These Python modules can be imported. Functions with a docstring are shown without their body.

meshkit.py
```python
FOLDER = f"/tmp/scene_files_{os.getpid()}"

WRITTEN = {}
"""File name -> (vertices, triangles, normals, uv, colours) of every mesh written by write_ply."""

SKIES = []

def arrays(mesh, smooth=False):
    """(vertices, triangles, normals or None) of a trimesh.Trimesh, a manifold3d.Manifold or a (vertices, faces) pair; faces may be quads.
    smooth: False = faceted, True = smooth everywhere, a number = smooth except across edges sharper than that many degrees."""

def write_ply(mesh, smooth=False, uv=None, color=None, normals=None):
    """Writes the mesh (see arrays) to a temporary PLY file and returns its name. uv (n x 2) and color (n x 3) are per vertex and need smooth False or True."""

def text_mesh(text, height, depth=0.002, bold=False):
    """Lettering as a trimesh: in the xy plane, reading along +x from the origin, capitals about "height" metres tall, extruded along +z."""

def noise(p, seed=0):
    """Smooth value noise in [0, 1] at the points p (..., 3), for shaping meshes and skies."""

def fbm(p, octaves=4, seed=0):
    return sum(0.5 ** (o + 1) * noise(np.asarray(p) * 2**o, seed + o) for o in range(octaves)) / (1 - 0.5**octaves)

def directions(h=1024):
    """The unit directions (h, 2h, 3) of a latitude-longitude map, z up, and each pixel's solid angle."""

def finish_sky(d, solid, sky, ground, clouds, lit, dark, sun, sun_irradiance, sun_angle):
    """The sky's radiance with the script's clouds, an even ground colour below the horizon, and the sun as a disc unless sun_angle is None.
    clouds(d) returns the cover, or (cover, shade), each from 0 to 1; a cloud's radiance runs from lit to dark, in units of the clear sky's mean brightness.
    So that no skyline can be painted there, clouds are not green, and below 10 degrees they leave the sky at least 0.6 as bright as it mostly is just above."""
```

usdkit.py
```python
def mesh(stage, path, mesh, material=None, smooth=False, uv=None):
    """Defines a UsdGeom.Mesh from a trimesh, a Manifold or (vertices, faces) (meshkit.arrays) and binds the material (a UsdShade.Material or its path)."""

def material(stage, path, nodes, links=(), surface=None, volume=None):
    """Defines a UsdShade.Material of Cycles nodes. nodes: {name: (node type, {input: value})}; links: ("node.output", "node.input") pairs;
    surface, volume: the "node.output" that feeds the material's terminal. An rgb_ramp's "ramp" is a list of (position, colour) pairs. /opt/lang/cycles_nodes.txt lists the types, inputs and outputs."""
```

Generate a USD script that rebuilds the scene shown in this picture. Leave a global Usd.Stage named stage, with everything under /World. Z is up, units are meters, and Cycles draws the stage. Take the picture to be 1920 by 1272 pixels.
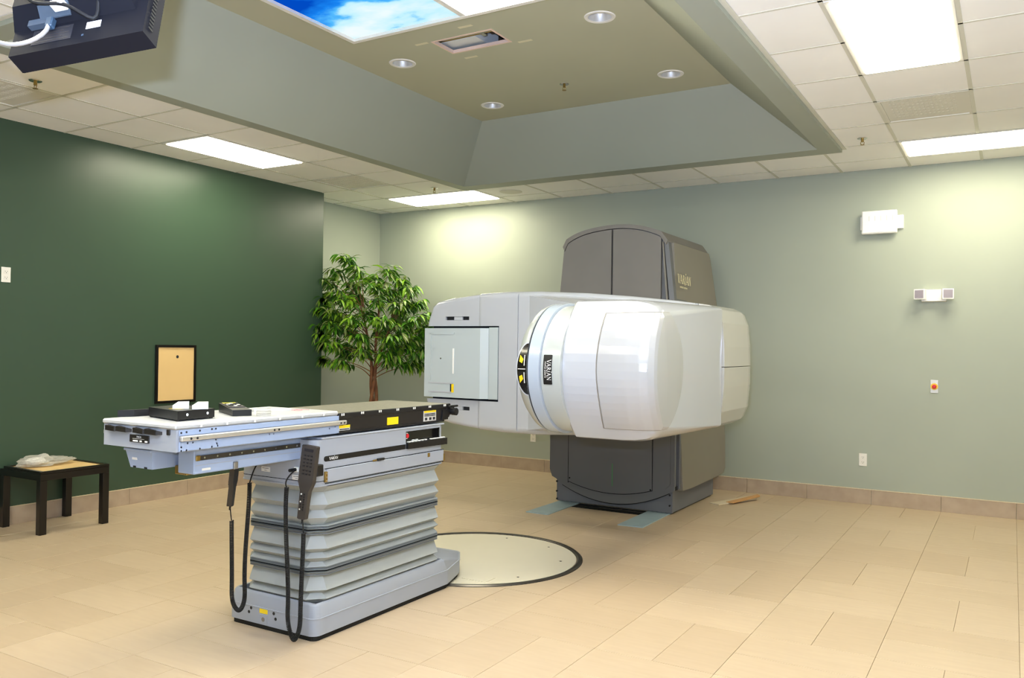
import math, random
import numpy as np, trimesh, shapely, usdkit, meshkit
from shapely.geometry import Polygon, Point, box as sbox
from pxr import Usd, UsdGeom, UsdLux, UsdShade, Gf, Sdf

stage = Usd.Stage.CreateInMemory()
UsdGeom.SetStageUpAxis(stage, 'Z'); UsdGeom.SetStageMetersPerUnit(stage, 1.0)
UsdGeom.Xform.Define(stage, '/World'); UsdGeom.Scope.Define(stage, '/World/Looks')
rng = random.Random(7)
V = lambda *a: np.array(a, float)

# ------------------------------------------------------------------ camera
CAM_H, F_PX = 1.43, 1569.1
YAW, PITCH, ROLL = np.radians([30.889, 0.530, 0.746])
_f = V(-math.sin(YAW)*math.cos(PITCH), math.cos(YAW)*math.cos(PITCH), math.sin(PITCH)); _r = V(math.cos(YAW), math.sin(YAW), 0); _u = np.cross(_r, _f)
right, up = math.cos(ROLL)*_r + math.sin(ROLL)*_u, -math.sin(ROLL)*_r + math.cos(ROLL)*_u
cam = UsdGeom.Camera.Define(stage, '/World/camera')
cam.CreateHorizontalApertureAttr(36.0); cam.CreateFocalLengthAttr(36.0*F_PX/1920); cam.CreateClippingRangeAttr((0.05, 100))
cam.AddTransformOp().Set(Gf.Matrix4d(*[float(x) for row in ((*right, 0), (*up, 0), (*-_f, 0), (0, 0, CAM_H, 1)) for x in row]))
EXPOSURE = 0.0
cam.CreateExposureAttr(EXPOSURE)
# light: fluorescent troffers and sky panels (emission set here, built below) and the photographer's flash just over the lens
LAMP, LAMP_COLOR = 21.0, (1.0, .94, .71)
SKY_PANEL = 2.0
FLASH, FLASH_COLOR = 29000.0, (.84, 1.0, 1.42)
FLASH_TILT = math.radians(74)
fl = UsdLux.RectLight.Define(stage, '/World/camera_flash')
fl.CreateWidthAttr(0.07); fl.CreateHeightAttr(0.05); fl.CreateIntensityAttr(FLASH); fl.CreateColorAttr(Gf.Vec3f(*FLASH_COLOR))
_fd = V(-math.sin(YAW)*math.cos(FLASH_TILT), math.cos(YAW)*math.cos(FLASH_TILT), math.sin(FLASH_TILT)); _fu = np.cross(_r, _fd)
fl.AddTransformOp().Set(Gf.Matrix4d(*[float(x) for row in ((*_r, 0), (*_fu, 0), (*-_fd, 0), (-0.06, -0.06, CAM_H+0.16, 1)) for x in row]))

# ------------------------------------------------------------------ helpers
def lin(c):
    if isinstance(c, str): c = [int(c[i:i+2], 16)/255 for i in (0, 2, 4)]
    return tuple((x/12.92 if x <= .04045 else ((x+.055)/1.055)**2.4) for x in c)
MATS = {}
def mat(name, color, rough=.5, metal=0., var=0., vscale=6., bump=0., bscale=60., coat=0., spec=.5, color2=None, detail=3., stretch=None):
    c = lin(color); p = {'roughness': rough, 'metallic': metal, 'specular_ior_level': spec, 'base_color': c}
    if coat: p['coat_weight'] = coat; p['coat_roughness'] = .06
    nodes, links = {'p': ('principled_bsdf', p)}, []
    if var or color2 or bump: nodes['g'] = ('texture_coordinate', {})
    if var or color2:
        src = 'g.object'
        if stretch: nodes['mp'] = ('mapping', {'scale': stretch}); links.append(('g.object', 'mp.vector')); src = 'mp.vector'
        a = lin(color2) if color2 else tuple(x*(1-var) for x in c); b = c if color2 else tuple(min(1, x*(1+var)) for x in c)
        nodes['n'] = ('noise_texture', {'scale': vscale, 'detail': detail}); nodes['r'] = ('rgb_ramp', {'ramp': [(.3, a), (.7, b)]})
        links += [(src, 'n.vector'), ('n.fac', 'r.fac'), ('r.color', 'p.base_color')]
    if bump:
        nodes['bn'] = ('noise_texture', {'scale': bscale, 'detail': 2.}); nodes['b'] = ('bump', {'strength': bump, 'distance': .002})
        links += [('g.object', 'bn.vector'), ('bn.fac', 'b.height'), ('b.normal', 'p.normal')]
    MATS[name] = usdkit.material(stage, '/World/Looks/'+name, nodes, links, surface='p.BSDF')
    return MATS[name]
def emit(name, color, strength):
    MATS[name] = usdkit.material(stage, '/World/Looks/'+name, {'e': ('emission', {'color': color, 'strength': strength})}, [], surface='e.emission')

USED = {}
def numbered(parent, name):
    k = (parent, name); n = USED.get(k, -1) + 1; USED[k] = n
    return name if n == 0 else f'{name}_{n:03d}'
class Node:
    def __init__(s, path, loc, rot=None): s.path, s.loc = path, np.array(loc, float)
    @property
    def prim(s): return stage.GetPrimAtPath(s.path)
def tag(n, label=None, cat=None, group=None, kind=None):
    p = n.prim
    for k, v in (('label', label), ('category', cat), ('group', group), ('kind', kind)):
        if v: p.SetCustomDataByKey(k, v)
    return n
def thing(name, label, cat, loc=(0, 0, 0), group=None):
    path = '/World/' + numbered('/World', name)
    x = UsdGeom.Xform.Define(stage, path); x.AddTranslateOp().Set(tuple(map(float, loc)))
    return tag(Node(path, loc), label, cat, group)
def struct(name, loc=(0, 0, 0)):
    n = thing(name, None, None, loc); n.prim.SetCustomDataByKey('kind', 'structure'); return n
def part(parent, name, mesh, m, label=None, smooth=30, kind=None):
    if isinstance(mesh, (list, tuple)): mesh = join(mesh)
    mesh = mesh.copy(); mesh.apply_translation(-parent.loc)
    path = parent.path + '/' + numbered(parent.path, name)
    usdkit.mesh(stage, path, mesh, MATS[m], smooth=smooth)
    n = Node(path, parent.loc)
    return tag(n, label, kind=kind)
def solo(name, mesh, m, label, cat, group=None, kind=None, smooth=30):
    if isinstance(mesh, (list, tuple)): mesh = join(mesh)
    c = mesh.bounds; loc = V((c[0, 0]+c[1, 0])/2, (c[0, 1]+c[1, 1])/2, c[0, 2])
    mesh = mesh.copy(); mesh.apply_translation(-loc)
    path = '/World/' + numbered('/World', name)
    g = usdkit.mesh(stage, path, mesh, MATS[m], smooth=smooth); g.AddTranslateOp().Set(tuple(loc))
    return tag(Node(path, loc), label, cat, group, kind)
def copy(src, name, loc, label=None, group=None, rotz=0.):
    was = src.prim.GetCustomData()
    n = thing(name, label or was['label'], was['category'], loc, group or was.get('group'))
    if rotz: UsdGeom.Xformable(n.prim).AddRotateZOp().Set(rotz)
    n.prim.GetReferences().AddInternalReference(src.path); n.prim.SetInstanceable(True)
    return n

join = lambda ms: trimesh.util.concatenate([m for m in ms])
def hull(pts): return trimesh.convex.convex_hull(np.asarray(pts, float))
def bx(x0, x1, y0, y1, z0, z1):
    m = trimesh.creation.box((x1-x0, y1-y0, z1-z0)); m.apply_translation(((x0+x1)/2, (y0+y1)/2, (z0+z1)/2)); return m
def cbx(x0, x1, y0, y1, z0, z1, c=.004):
    lo, hi = V(x0, y0, z0), V(x1, y1, z1); c = min(c, .45*min(hi-lo)); pts = []
    for sx in (0, 1):
        for sy in (0, 1):
            for sz in (0, 1):
                p = V(hi[0] if sx else lo[0], hi[1] if sy else lo[1], hi[2] if sz else lo[2]); d = V(-1 if sx else 1, -1 if sy else 1, -1 if sz else 1)*c
                for k in range(3):
                    q = p.copy()
                    for a in range(3):
                        if a != k: q[a] += d[a]
                    pts.append(q)
    return hull(pts)
_sph = trimesh.creation.icosphere(2).vertices
def rbx(x0, x1, y0, y1, z0, z1, r=.02):
    c = [V(x, y, z) for x in (x0+r, x1-r) for y in (y0+r, y1-r) for z in (z0+r, z1-r)]
    return hull(np.vstack([p + r*_sph for p in c]))
def prism(poly, axis, a, b):
    if not isinstance(poly, Polygon): poly = Polygon(poly)
    m = trimesh.creation.extrude_polygon(poly, b-a, engine='earcut'); v = m.vertices.copy(); u, w, t = v[:, 0], v[:, 1], v[:, 2]+a
    nv = {'z': np.c_[u, w, t], 'x': np.c_[t, u, w], 'y': np.c_[u, t, w]}[axis]
    f = m.faces[:, ::-1] if axis == 'y' else m.faces
    return trimesh.Trimesh(nv, f, process=False)
def layers(poly, axis, secs):
    """convex rounded solid: the outline poly inset by d at each (position, d)"""
    pts = []
    for t, d in secs:
        q = np.array(poly.buffer(-d, join_style='round').exterior.coords)[:-1]
        pts.append({'z': np.c_[q[:, 0], q[:, 1], np.full(len(q), t)], 'x': np.c_[np.full(len(q), t), q[:, 0], q[:, 1]], 'y': np.c_[q[:, 0], np.full(len(q), t), q[:, 1]]}[axis])
    return hull(np.vstack(pts))
def rounded_secs(a, b, r0, r1, n=5):
    out = [(a + r0*(1-math.cos(t)), r0*(1-math.sin(t))) for t in np.linspace(0, math.pi/2, n)] if r0 else [(a, 0)]
    out += [(b - r1*(1-math.cos(t)), r1*(1-math.sin(t))) for t in np.linspace(0, math.pi/2, n)] if r1 else [(b, 0)]
    return out
def diff(a, *bs): return trimesh.boolean.difference([a, *bs], engine='manifold')
def inter(a, b): return trimesh.boolean.intersection([a, b], engine='manifold')
def cyl(p, q, r, n=16, r2=None):
    p, q = np.array(p, float), np.array(q, float); d = q-p; L = np.linalg.norm(d); d /= L
    a = np.cross(d, V(0, 0, 1) if abs(d[2]) < .9 else V(1, 0, 0)); a /= np.linalg.norm(a); b = np.cross(d, a)
    t = np.linspace(0, 2*math.pi, n, endpoint=False); ring = np.outer(np.cos(t), a) + np.outer(np.sin(t), b); r2 = r if r2 is None else r2
    v = np.vstack([p+ring*r, q+ring*r2, [p], [q]]); f = []
    for i in range(n):
        j = (i+1) % n; f += [[i, j, n+j], [i, n+j, n+i], [2*n, j, i], [2*n+1, n+i, n+j]]
    m = trimesh.Trimesh(v, f, process=False); return m
def lathe(profile, origin, axis='z', n=64):
    """profile of (radius, along) pairs, closed at radius 0 where given"""
    P = np.array(profile, float); t = np.linspace(0, 2*math.pi, n, endpoint=False); c, s = np.cos(t), np.sin(t); k = len(P)
    a = np.repeat(P[:, 1], n); rx = np.outer(P[:, 0], c).ravel(); ry = np.outer(P[:, 0], s).ravel()
    v = {'z': np.c_[rx, ry, a], 'x': np.c_[a, rx, ry], 'y': np.c_[ry, a, rx]}[axis] + np.array(origin, float); f = []
    for i in range(k-1):
        for j in range(n):
            j2 = (j+1) % n; f += [[i*n+j, i*n+j2, (i+1)*n+j2], [i*n+j, (i+1)*n+j2, (i+1)*n+j]]
    m = trimesh.Trimesh(v, f, process=True); m.fix_normals(); return m
def tube(pts, r, n=8, closed_ends=True):
    P = np.array(pts, float); k = len(P); T = np.gradient(P, axis=0); T /= np.maximum(np.linalg.norm(T, axis=1, keepdims=True), 1e-9)
    N = np.cross(T[0], V(0, 0, 1) if abs(T[0, 2]) < .9 else V(1, 0, 0)); N /= np.linalg.norm(N); R = np.broadcast_to(r, k); rings = []
    t = np.linspace(0, 2*math.pi, n, endpoint=False)
    for i in range(k):
        N = N - T[i]*np.dot(N, T[i]); N /= np.linalg.norm(N); B = np.cross(T[i], N)
        rings.append(P[i] + R[i]*(np.outer(np.cos(t), N)+np.outer(np.sin(t), B)))
    v = np.vstack(rings + [P[:1], P[-1:]]); i = np.arange(k-1)[:, None]*n; j = np.arange(n)[None]; j2 = (j+1) % n
    f = np.vstack([np.stack([i+j, i+j2, i+n+j2], -1).reshape(-1, 3), np.stack([i+j, i+n+j2, i+n+j], -1).reshape(-1, 3)])
    if closed_ends:
        jj = np.arange(n); f = np.vstack([f, np.c_[np.full(n, k*n), (jj+1) % n, jj], np.c_[np.full(n, k*n+1), (k-1)*n+jj, (k-1)*n+(jj+1) % n]])
    return trimesh.Trimesh(v, f, process=False)
def spline(pts, n=60):
    from scipy.interpolate import CubicSpline
    P = np.array(pts, float); d = np.r_[0, np.cumsum(np.linalg.norm(np.diff(P, axis=0), axis=1))]
    return CubicSpline(d, P)(np.linspace(0, d[-1], n))
def place(mesh, origin, rt, upv):
    rt, upv = np.array(rt, float), np.array(upv, float); rt /= np.linalg.norm(rt); upv /= np.linalg.norm(upv); nn = np.cross(rt, upv)
    m = mesh.copy(); v = m.vertices; m.vertices = np.array(origin, float) + np.outer(v[:, 0], rt) + np.outer(v[:, 1], upv) + np.outer(v[:, 2], nn); return m
def disc(p, nrm, r, t=.002, n=12):
    p, nrm = np.array(p, float), np.array(nrm, float); return cyl(p, p+nrm*t, r, n)
def poly_flat(polys, depth):
    return join([trimesh.creation.extrude_polygon(p, depth, engine='earcut') for p in polys])
def stroke(a, b, w):
    (x0, y0), (x1, y1) = a, b; return Polygon([(x0-w/2, y0), (x0+w/2, y0), (x1+w/2, y1), (x1-w/2, y1)])
def serif_word(h, depth=.0006):
    """the maker's word in Roman capitals with a brush-drawn I, as on the machine"""
    sf = lambda x, y, w=.2: sbox(x-w/2, y-.03, x+w/2, y+.03); out = []; x = 0
    def let(ps, adv):
        nonlocal x; out.append(shapely.affinity.translate(shapely.union_all(ps), x, 0)); x += adv
    A = lambda: [stroke((.38, 1), (.08, .0), .07), stroke((.38, 1), (.70, 0), .15), sbox(.18, .30, .58, .37), sf(.08, .03, .22), sf(.70, .03, .26)]
    N = lambda: [stroke((.12, 0), (.12, 1), .07), stroke((.12, 1), (.66, 0), .15), stroke((.66, 0), (.66, 1), .07), sf(.12, .03), sf(.1, .97), sf(.66, .97)]
    let([stroke((.08, 1), (.38, 0), .15), stroke((.70, 1), (.40, 0), .07), sf(.08, .97, .26), sf(.70, .97, .22)], .72)
    let(A(), .86)
    bowl = Point(.30, .74).buffer(.26).difference(Point(.27, .74).buffer(.17)).intersection(sbox(.16, 0, 1, 1.1))
    let([sbox(.1, 0, .24, 1), bowl, stroke((.34, .5), (.66, 0), .14), sf(.17, .03, .24), sf(.68, .03, .16), sf(.17, .97, .24)], .74)
    let([Polygon([(.06, -.12), (.14, -.14), (.26, .55), (.30, .92), (.20, .92), (.10, .5)]), Point(.30, 1.16).buffer(.1)], .40)
    let(A(), .86); let(N(), .8)
    m = poly_flat([g for o in out for g in (o.geoms if hasattr(o, 'geoms') else [o])], depth/h); m.apply_scale(h); return m, x*h
def words(t, h, depth=.0006): return meshkit.text_mesh(t, h, depth)

# ------------------------------------------------------------------ materials
mat('sage_paint', 'a5ab9c', .55, var=.02, vscale=1.5, bump=.05, bscale=220)
mat('green_paint', '394e3d', .36, var=.02, vscale=1.5, bump=.08, bscale=220)
mat('tray_paint', 'a0a598', .6, var=.015, vscale=1.5, bump=.05, bscale=220)
mat('tray_top_paint', 'b2b198', .6, var=.015, vscale=1.5, bump=.05, bscale=220)
for k, c in enumerate(('c3ae91', 'c0aa8d', 'c6b194')): mat(f'floor_tile_{k}', c, .42, color2={0: 'bea88b', 1: 'bba588', 2: 'c1ab8f'}[k], vscale=5., detail=5., stretch=(1, 6, 1), bump=.03, bscale=90)
mat('grout', 'b29c80', .8)
mat('base_tile', 'b8a48d', .5, color2='ab9680', vscale=9., detail=6., bump=.1, bscale=150); mat('base_cap', 'd8c8a8', .45)
mat('acoustic', 'f9f7f3', .85, var=.012, vscale=3.); mat('acoustic_b', 'f5f3ee', .85, var=.012, vscale=3.)
mat('tee', 'd6d3c4', .5); mat('white_trim', 'e6e2da', .4)
mat('linac_white', 'b6b9c1', .18, coat=.5, var=.01, vscale=2); mat('linac_warm', 'bcbab4', .2, coat=.4); mat('linac_blue', 'adb8c8', .2, coat=.4); mat('linac_panel', 'b2b3b7', .14, coat=.6)
mat('door_blue', 'b4bec3', .42); mat('ring_grey', 'b4b9b8', .22, coat=.3); mat('gap', '1c1e22', .8)
mat('stand_grey', '7b7671', .55, var=.05, vscale=3., bump=.06, bscale=250); mat('stand_side', '847e74', .5, var=.03, vscale=2.5); mat('stand_dark', '6a6b6f', .55, var=.04, vscale=3.); mat('stand_base', '6a6c74', .45)
mat('couch_blue', '9aa9c4', .38, var=.015, vscale=3.); mat('couch_grey', '9ea3ad', .42, var=.015, vscale=3.); mat('couch_top', 'b6b7b7', .45, var=.02, vscale=5)
mat('bellows_cloth', 'a0a4a3', .5, var=.02, vscale=4); mat('bellows_edge', '8d9298', .5); mat('bellows_strip', 'c0c4c8', .35)
mat('carbon', '1e1a18', .4, var=.1, vscale=4); mat('carbon_top', '7c7868', .5, color2='6b685a', vscale=60., detail=6.); mat('black_plastic', '100f11', .4); mat('black_gloss', '100d0b', .18, coat=.4); mat('rubber', '0d0d0e', .7); mat('handset', '37322f', .45); mat('key', '15151a', .5); mat('key_white', 'f0efe8', .4)
mat('aluminium', 'cfccc6', .35, metal=.7); mat('chrome', 'd8d6d2', .12, metal=1.); mat('reflector', 'd9d7d2', .45, metal=.6); mat('steel', '9a9792', .3, metal=.8); mat('brass', 'a68a4e', .3, metal=.9); mat('rail_dark', '4e4a45', .3, metal=.6)
mat('yellow', 'f2d21c', .5); mat('sticky', 'ffd60a', .5); mat('pink', 'd8757a', .5); mat('red', 'd8202c', .4); mat('paper_white', 'e2e0da', .6); mat('label_grey', 'cfcdc8', .5); mat('ink', '24242a', .6); mat('letter_white', 'f0f0ee', .5); mat('letter_cream', 'e8dfb4', .5)
mat('lack', '0f0a09', .3, coat=.0, var=.1, vscale=3); mat('kraft', 'e0bd82', .7, var=.02, vscale=4)
mat('disc_paint', 'dbd2bb', .4, var=.015, vscale=4); mat('pad_blue', '9fb4bd', .4, var=.05, vscale=8); mat('pit', '0e0d0c', .8)
mat('bark', '8a5a36', .7, color2='6b4228', vscale=14., detail=5., bump=.3, bscale=60); mat('pot', '3a2f2a', .5); mat('moss', '4a4a2a', .9)
mat('monitor', '101119', .7, spec=.2); mat('monitor_side', '1b1c24', .7, spec=.2); mat('monitor_metal', '4a5663', .55, metal=.2); mat('cable_white', '9a9690', .35); mat('plug_blue', '34495c', .4); mat('fiberboard', '3d2c1d', .8); mat('duct', 'd3d5d2', .5); mat('gypsum', 'dfc4b4', .8); mat('tape', 'd8d0b0', .6)
mat('plate_white', 'eeeae2', .4); mat('slot', '3a352f', .6); mat('lamp_lens', 'a79ea8', .2); mat('grille', 'dcd8cb', .6); mat('button_yellow', 'f4c21a', .4); mat('plate_steel', 'c4c0b6', .35, metal=.5); mat('wood', 'c79660', .6); mat('plaster', 'd8c9ae', .8)
mat('sign_white', 'f4f2ec', .45); mat('green_line', '2fae4a', .5)
emit('lamp_diffuser', LAMP_COLOR, LAMP); emit('sky_white', (1.0, .95, .76), SKY_PANEL*10)
usdkit.material(stage, '/World/Looks/sky_print', {'g': ('geometry', {}), 'mp': ('mapping', {'scale': (1., 1.5, 1.), 'location': (.35, .1, 0)}), 'n': ('noise_texture', {'scale': 1.15, 'detail': 9., 'roughness': .5, 'distortion': .15}),
    'r': ('rgb_ramp', {'ramp': [(.36, (.0, .07, .55)), (.45, (.01, .24, .90)), (.50, (.10, .52, 1.0)), (.535, (.55, .90, 1.0)), (.62, (.85, .98, 1.)), (.72, (1., 1., 1.))]}), 'e': ('emission', {'strength': SKY_PANEL*.5})},
    [('g.position', 'mp.vector'), ('mp.vector', 'n.vector'), ('n.fac', 'r.fac'), ('r.color', 'e.color')], surface='e.emission')
MATS['sky_print'] = UsdShade.Material.Get(stage, '/World/Looks/sky_print')
for k, c in enumerate(('4f8a20', '82ae2c', '2a5216', '8a9a58')):
    cc = lin(c)
    MATS[f'leaf_{k}'] = usdkit.material(stage, f'/World/Looks/leaf_{k}', {'p': ('principled_bsdf', {'base_color': cc, 'roughness': .38}), 't': ('translucent_bsdf', {'color': tuple(min(1, 1.3*x) for x in cc)}), 'm': ('mix_closure', {'fac': .2})}, [('p.BSDF', 'm.closure1'), ('t.BSDF', 'm.closure2')], surface='m.closure')
MATS['clear_plastic'] = usdkit.material(stage, '/World/Looks/clear_plastic', {'t': ('transparent_bsdf', {'color': (.93, .93, .93)}), 'g': ('principled_bsdf', {'base_color': lin('e8e4da'), 'roughness': .12}), 'm': ('mix_closure', {'fac': .42})}, [('t.BSDF', 'm.closure1'), ('g.BSDF', 'm.closure2')], surface='m.closure')

# ------------------------------------------------------------------ room
H = 3.13; WX, AX, RX = -6.66, -7.07, 1.7; WY, GY, FY = 8.44, 6.97, -1.6
def wall(name, mesh, m): n = solo(name, mesh, m, None, None, kind='structure'); return n
wall('wall_left', bx(WX-.1, WX, FY, GY, 0, H+.1), 'green_paint')
wall('wall_return', bx(AX-.1, WX-.1, GY-.1, GY, 0, H+.1), 'sage_paint')
wall('wall_alcove', bx(AX-.1, AX, GY, WY, 0, H+.1), 'sage_paint')
wall('wall_back', bx(AX-.1, RX+.1, WY, WY+.1, 0, H+.1), 'sage_paint')
wall('wall_right', bx(RX, RX+.1, FY, WY, 0, H+.1), 'sage_paint')
wall('wall_front', bx(WX-.1, RX+.1, FY-.1, FY, 0, H+.1), 'sage_paint')

# floor: basket-woven tile pairs
floor = struct('floor')
part(floor, 'screed', bx(AX-.1, RX+.1, FY-.1, WY+.1, -.06, -.0045), 'grout')
mx, my, g = .5787, .612, .0010
DISC_C, DISC_R = V(-3.12, 4.775), .725
hole = Point(*DISC_C).buffer(DISC_R, 64)
PIT = sbox(-3.40, 6.74, -2.73, 6.95)
tiles, rest = [], []
for i in range(-12, 5):
    for j in range(-10, 8):
        x0, y0 = .038 + i*mx - mx, 4.25 + j*my
        split_x = (i + j) % 2 == 1
        for k in (0, 1):
            r = (x0+k*mx/2, y0, x0+(k+1)*mx/2, y0+my) if split_x else (x0, y0+k*my/2, x0+mx, y0+(k+1)*my/2)
            r = (max(r[0], AX), max(r[1], FY), min(r[2], RX), min(r[3], WY))
            if r[2]-r[0] < .02 or r[3]-r[1] < .02: continue
            tiles.append(r)
def floor_tile(r, dz):
    q = sbox(r[0]+g, r[1]+g, r[2]-g, r[3]-g)
    cut = q.difference(hole).difference(PIT)
    out = []
    for p in (cut.geoms if hasattr(cut, 'geoms') else [cut]):
        if p.is_empty or p.area < 1e-4: continue
        out.append(cbx(r[0]+g, r[2]-g, r[1]+g, r[3]-g, -.0055, dz, .0008) if p.equals(q) else prism(p, 'z', -.0055, dz))
    return out
def seen_rank(r):
    x, y = (r[0]+r[2])/2, (r[1]+r[3])/2; d = V(x, y); fw = V(-math.sin(YAW), math.cos(YAW)); dep = d@fw; lat = d@V(fw[1], -fw[0])
    ok = dep > 3.0 and abs(lat)/max(dep, .1) < .66
    return (0 if ok else 1, dep)
tiles.sort(key=seen_rank)
for n, r in enumerate(tiles):
    ms = floor_tile(r, -.0003 + .0003*rng.random()*2)
    if not ms: continue
    if n < 285 and seen_rank(r)[0] == 0: part(floor, 'floor_tile', ms, f'floor_tile_{rng.choice((0, 0, 1, 2))}', smooth=False)
    else: rest += ms
part(floor, 'floor_tile_field', rest, 'floor_tile_0', smooth=False, kind='stuff')

def baseboard(name, axis, at, a, b, face, joints):
    n = struct(name)
    js = [a] + [j for j in joints if a < j < b] + [b]
    for p, q in zip(js, js[1:]):
        p, q = p+.0012, q-.0012; t = at + face*.011
        lo, hi = min(at, t), max(at, t)
        part(n, 'base_tile', cbx(p, q, lo, hi, 0.0, .137, .001) if axis == 'x' else cbx(lo, hi, p, q, 0, .137, .001), 'base_tile', smooth=False)
    t = at + face*.013; lo, hi = min(at, t), max(at, t)
    part(n, 'edge_trim', bx(a, b, lo, hi, .1372, .143) if axis == 'x' else bx(lo, hi, a, b, .1372, .143), 'base_cap', smooth=False)
baseboard('baseboard_back', 'x', WY, AX, RX, -1, [.038 + .5787*k for k in range(-13, 4)])
baseboard('baseboard_left', 'y', WX, FY, GY, 1, [4.605 + .602*k for k in range(-11, 5)])
baseboard('baseboard_alcove', 'y', AX, GY, WY, 1, [7.57, 8.17])

# ceiling: lay-in tiles, tees, and the raised green tray
ceil = struct('ceiling', (0, 0, H))
TX0, TX1, TY0, TY1 = -5.07, -1.24, 2.40, 7.44
IX0, IX1, IY0, IY1 = -4.94, -1.40, 2.53, 7.24          # inner edge of the tray's flat border
UX0, UX1, UY0, UY1, UZ = -4.40, -1.985, 3.02, 6.74, 3.60
cols = [AX, -6.86, -6.265, -5.67, -5.02, -4.40, -3.79, -3.187, -2.588, -1.998, -1.405, -.815, -.242, .34, .93, 1.52, RX]
rows_r = [FY, -1.4, -.78, -.16, .46, 1.09, 1.72, 2.35, 2.98, 3.61, 4.239, 4.875, 5.504, 6.132, 6.76, 7.385, 7.993, WY]
rows_l = [FY, -1.46, -.86, -.25, .35, .96, 1.56, 2.17, 2.77, 3.36, 3.965, 4.57, 5.15, 5.715, 6.36, 6.95, 7.55, 8.16, WY]
rows_b = rows_l[:]
LIGHTS = [(-6.265, -5.67, 4.57, 5.715), (-6.265, -5.02, 7.55, 8.16), (-.815, -.242, 4.239, 5.504), (-.815, .34, 7.385, 7.993),
          (.93, 1.52, 1.72, 2.98), (-3.79, -2.588, 1.09, 1.69), (-5.02, -3.79, 1.09, 1.69)]
VENTS = [(-6.265, -5.67, 6.36, 6.95), (-.815, -.242, 6.132, 6.76), (-6.265, -5.67, 2.77, 3.36)]
tray_rect = sbox(TX0, TY0, TX1, TY1)
skip = [sbox(a, c, b, d) for a, b, c, d in LIGHTS + VENTS]
cells = []
for a, b in zip(cols, cols[1:]):
    rr = rows_l if b <= -5.0 else rows_r if a >= -1.5 else [FY, -1.46, -.86, -.25, .35, 1.09, 1.69, 2.40, 7.44, 8.09, WY]
    for c, d in zip(rr, rr[1:]):
        cells.append(sbox(a, c, b, d))
tw = .009
for c in cells:
    rem = c.difference(tray_rect)
    if rem.is_empty or rem.area < 1e-4: continue
    ctr = c.centroid
    if any(s.contains(ctr) for s in skip): continue
    for s in skip: rem = rem.difference(s)
    for p in (rem.geoms if hasattr(rem, 'geoms') else [rem]):
        x0, y0, x1, y1 = p.bounds
        if x1-x0 < .03 or y1-y0 < .03: continue
        if p.area > .98*(x1-x0)*(y1-y0): mesh = cbx(x0+tw, x1-tw, y0+tw, y1-tw, H+.003, H+.02, .0025)
        else: mesh = prism(p.buffer(-tw, join_style='mitre'), 'z', H+.003, H+.02)
        part(ceil, 'ceiling_tile', mesh, rng.choice(('acoustic', 'acoustic', 'acoustic_b')), smooth=False)
deck = sbox(AX-.1, FY-.1, RX+.1, WY+.1).difference(tray_rect)
for s in skip: deck = deck.difference(s.buffer(-.01, join_style='mitre'))
part(ceil, 'deck_board', prism(deck, 'z', H+.021, H+.05), 'tee', smooth=False)
def tee(p):
    p = p.difference(tray_rect)
    for s in skip: p = p.difference(s.buffer(-.012, join_style='mitre'))
    for q in (p.geoms if hasattr(p, 'geoms') else [p]):
        if q.is_empty or q.area < 1e-4: continue
        part(ceil, 'grid_tee', prism(q, 'z', H, H+.0205), 'tee', smooth=False)
for x in cols[1:-1]: tee(sbox(x-.012, FY, x+.012, WY))
for y in rows_r[1:-1]: tee(sbox(-1.405, y-.009, RX, y+.009))
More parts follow.
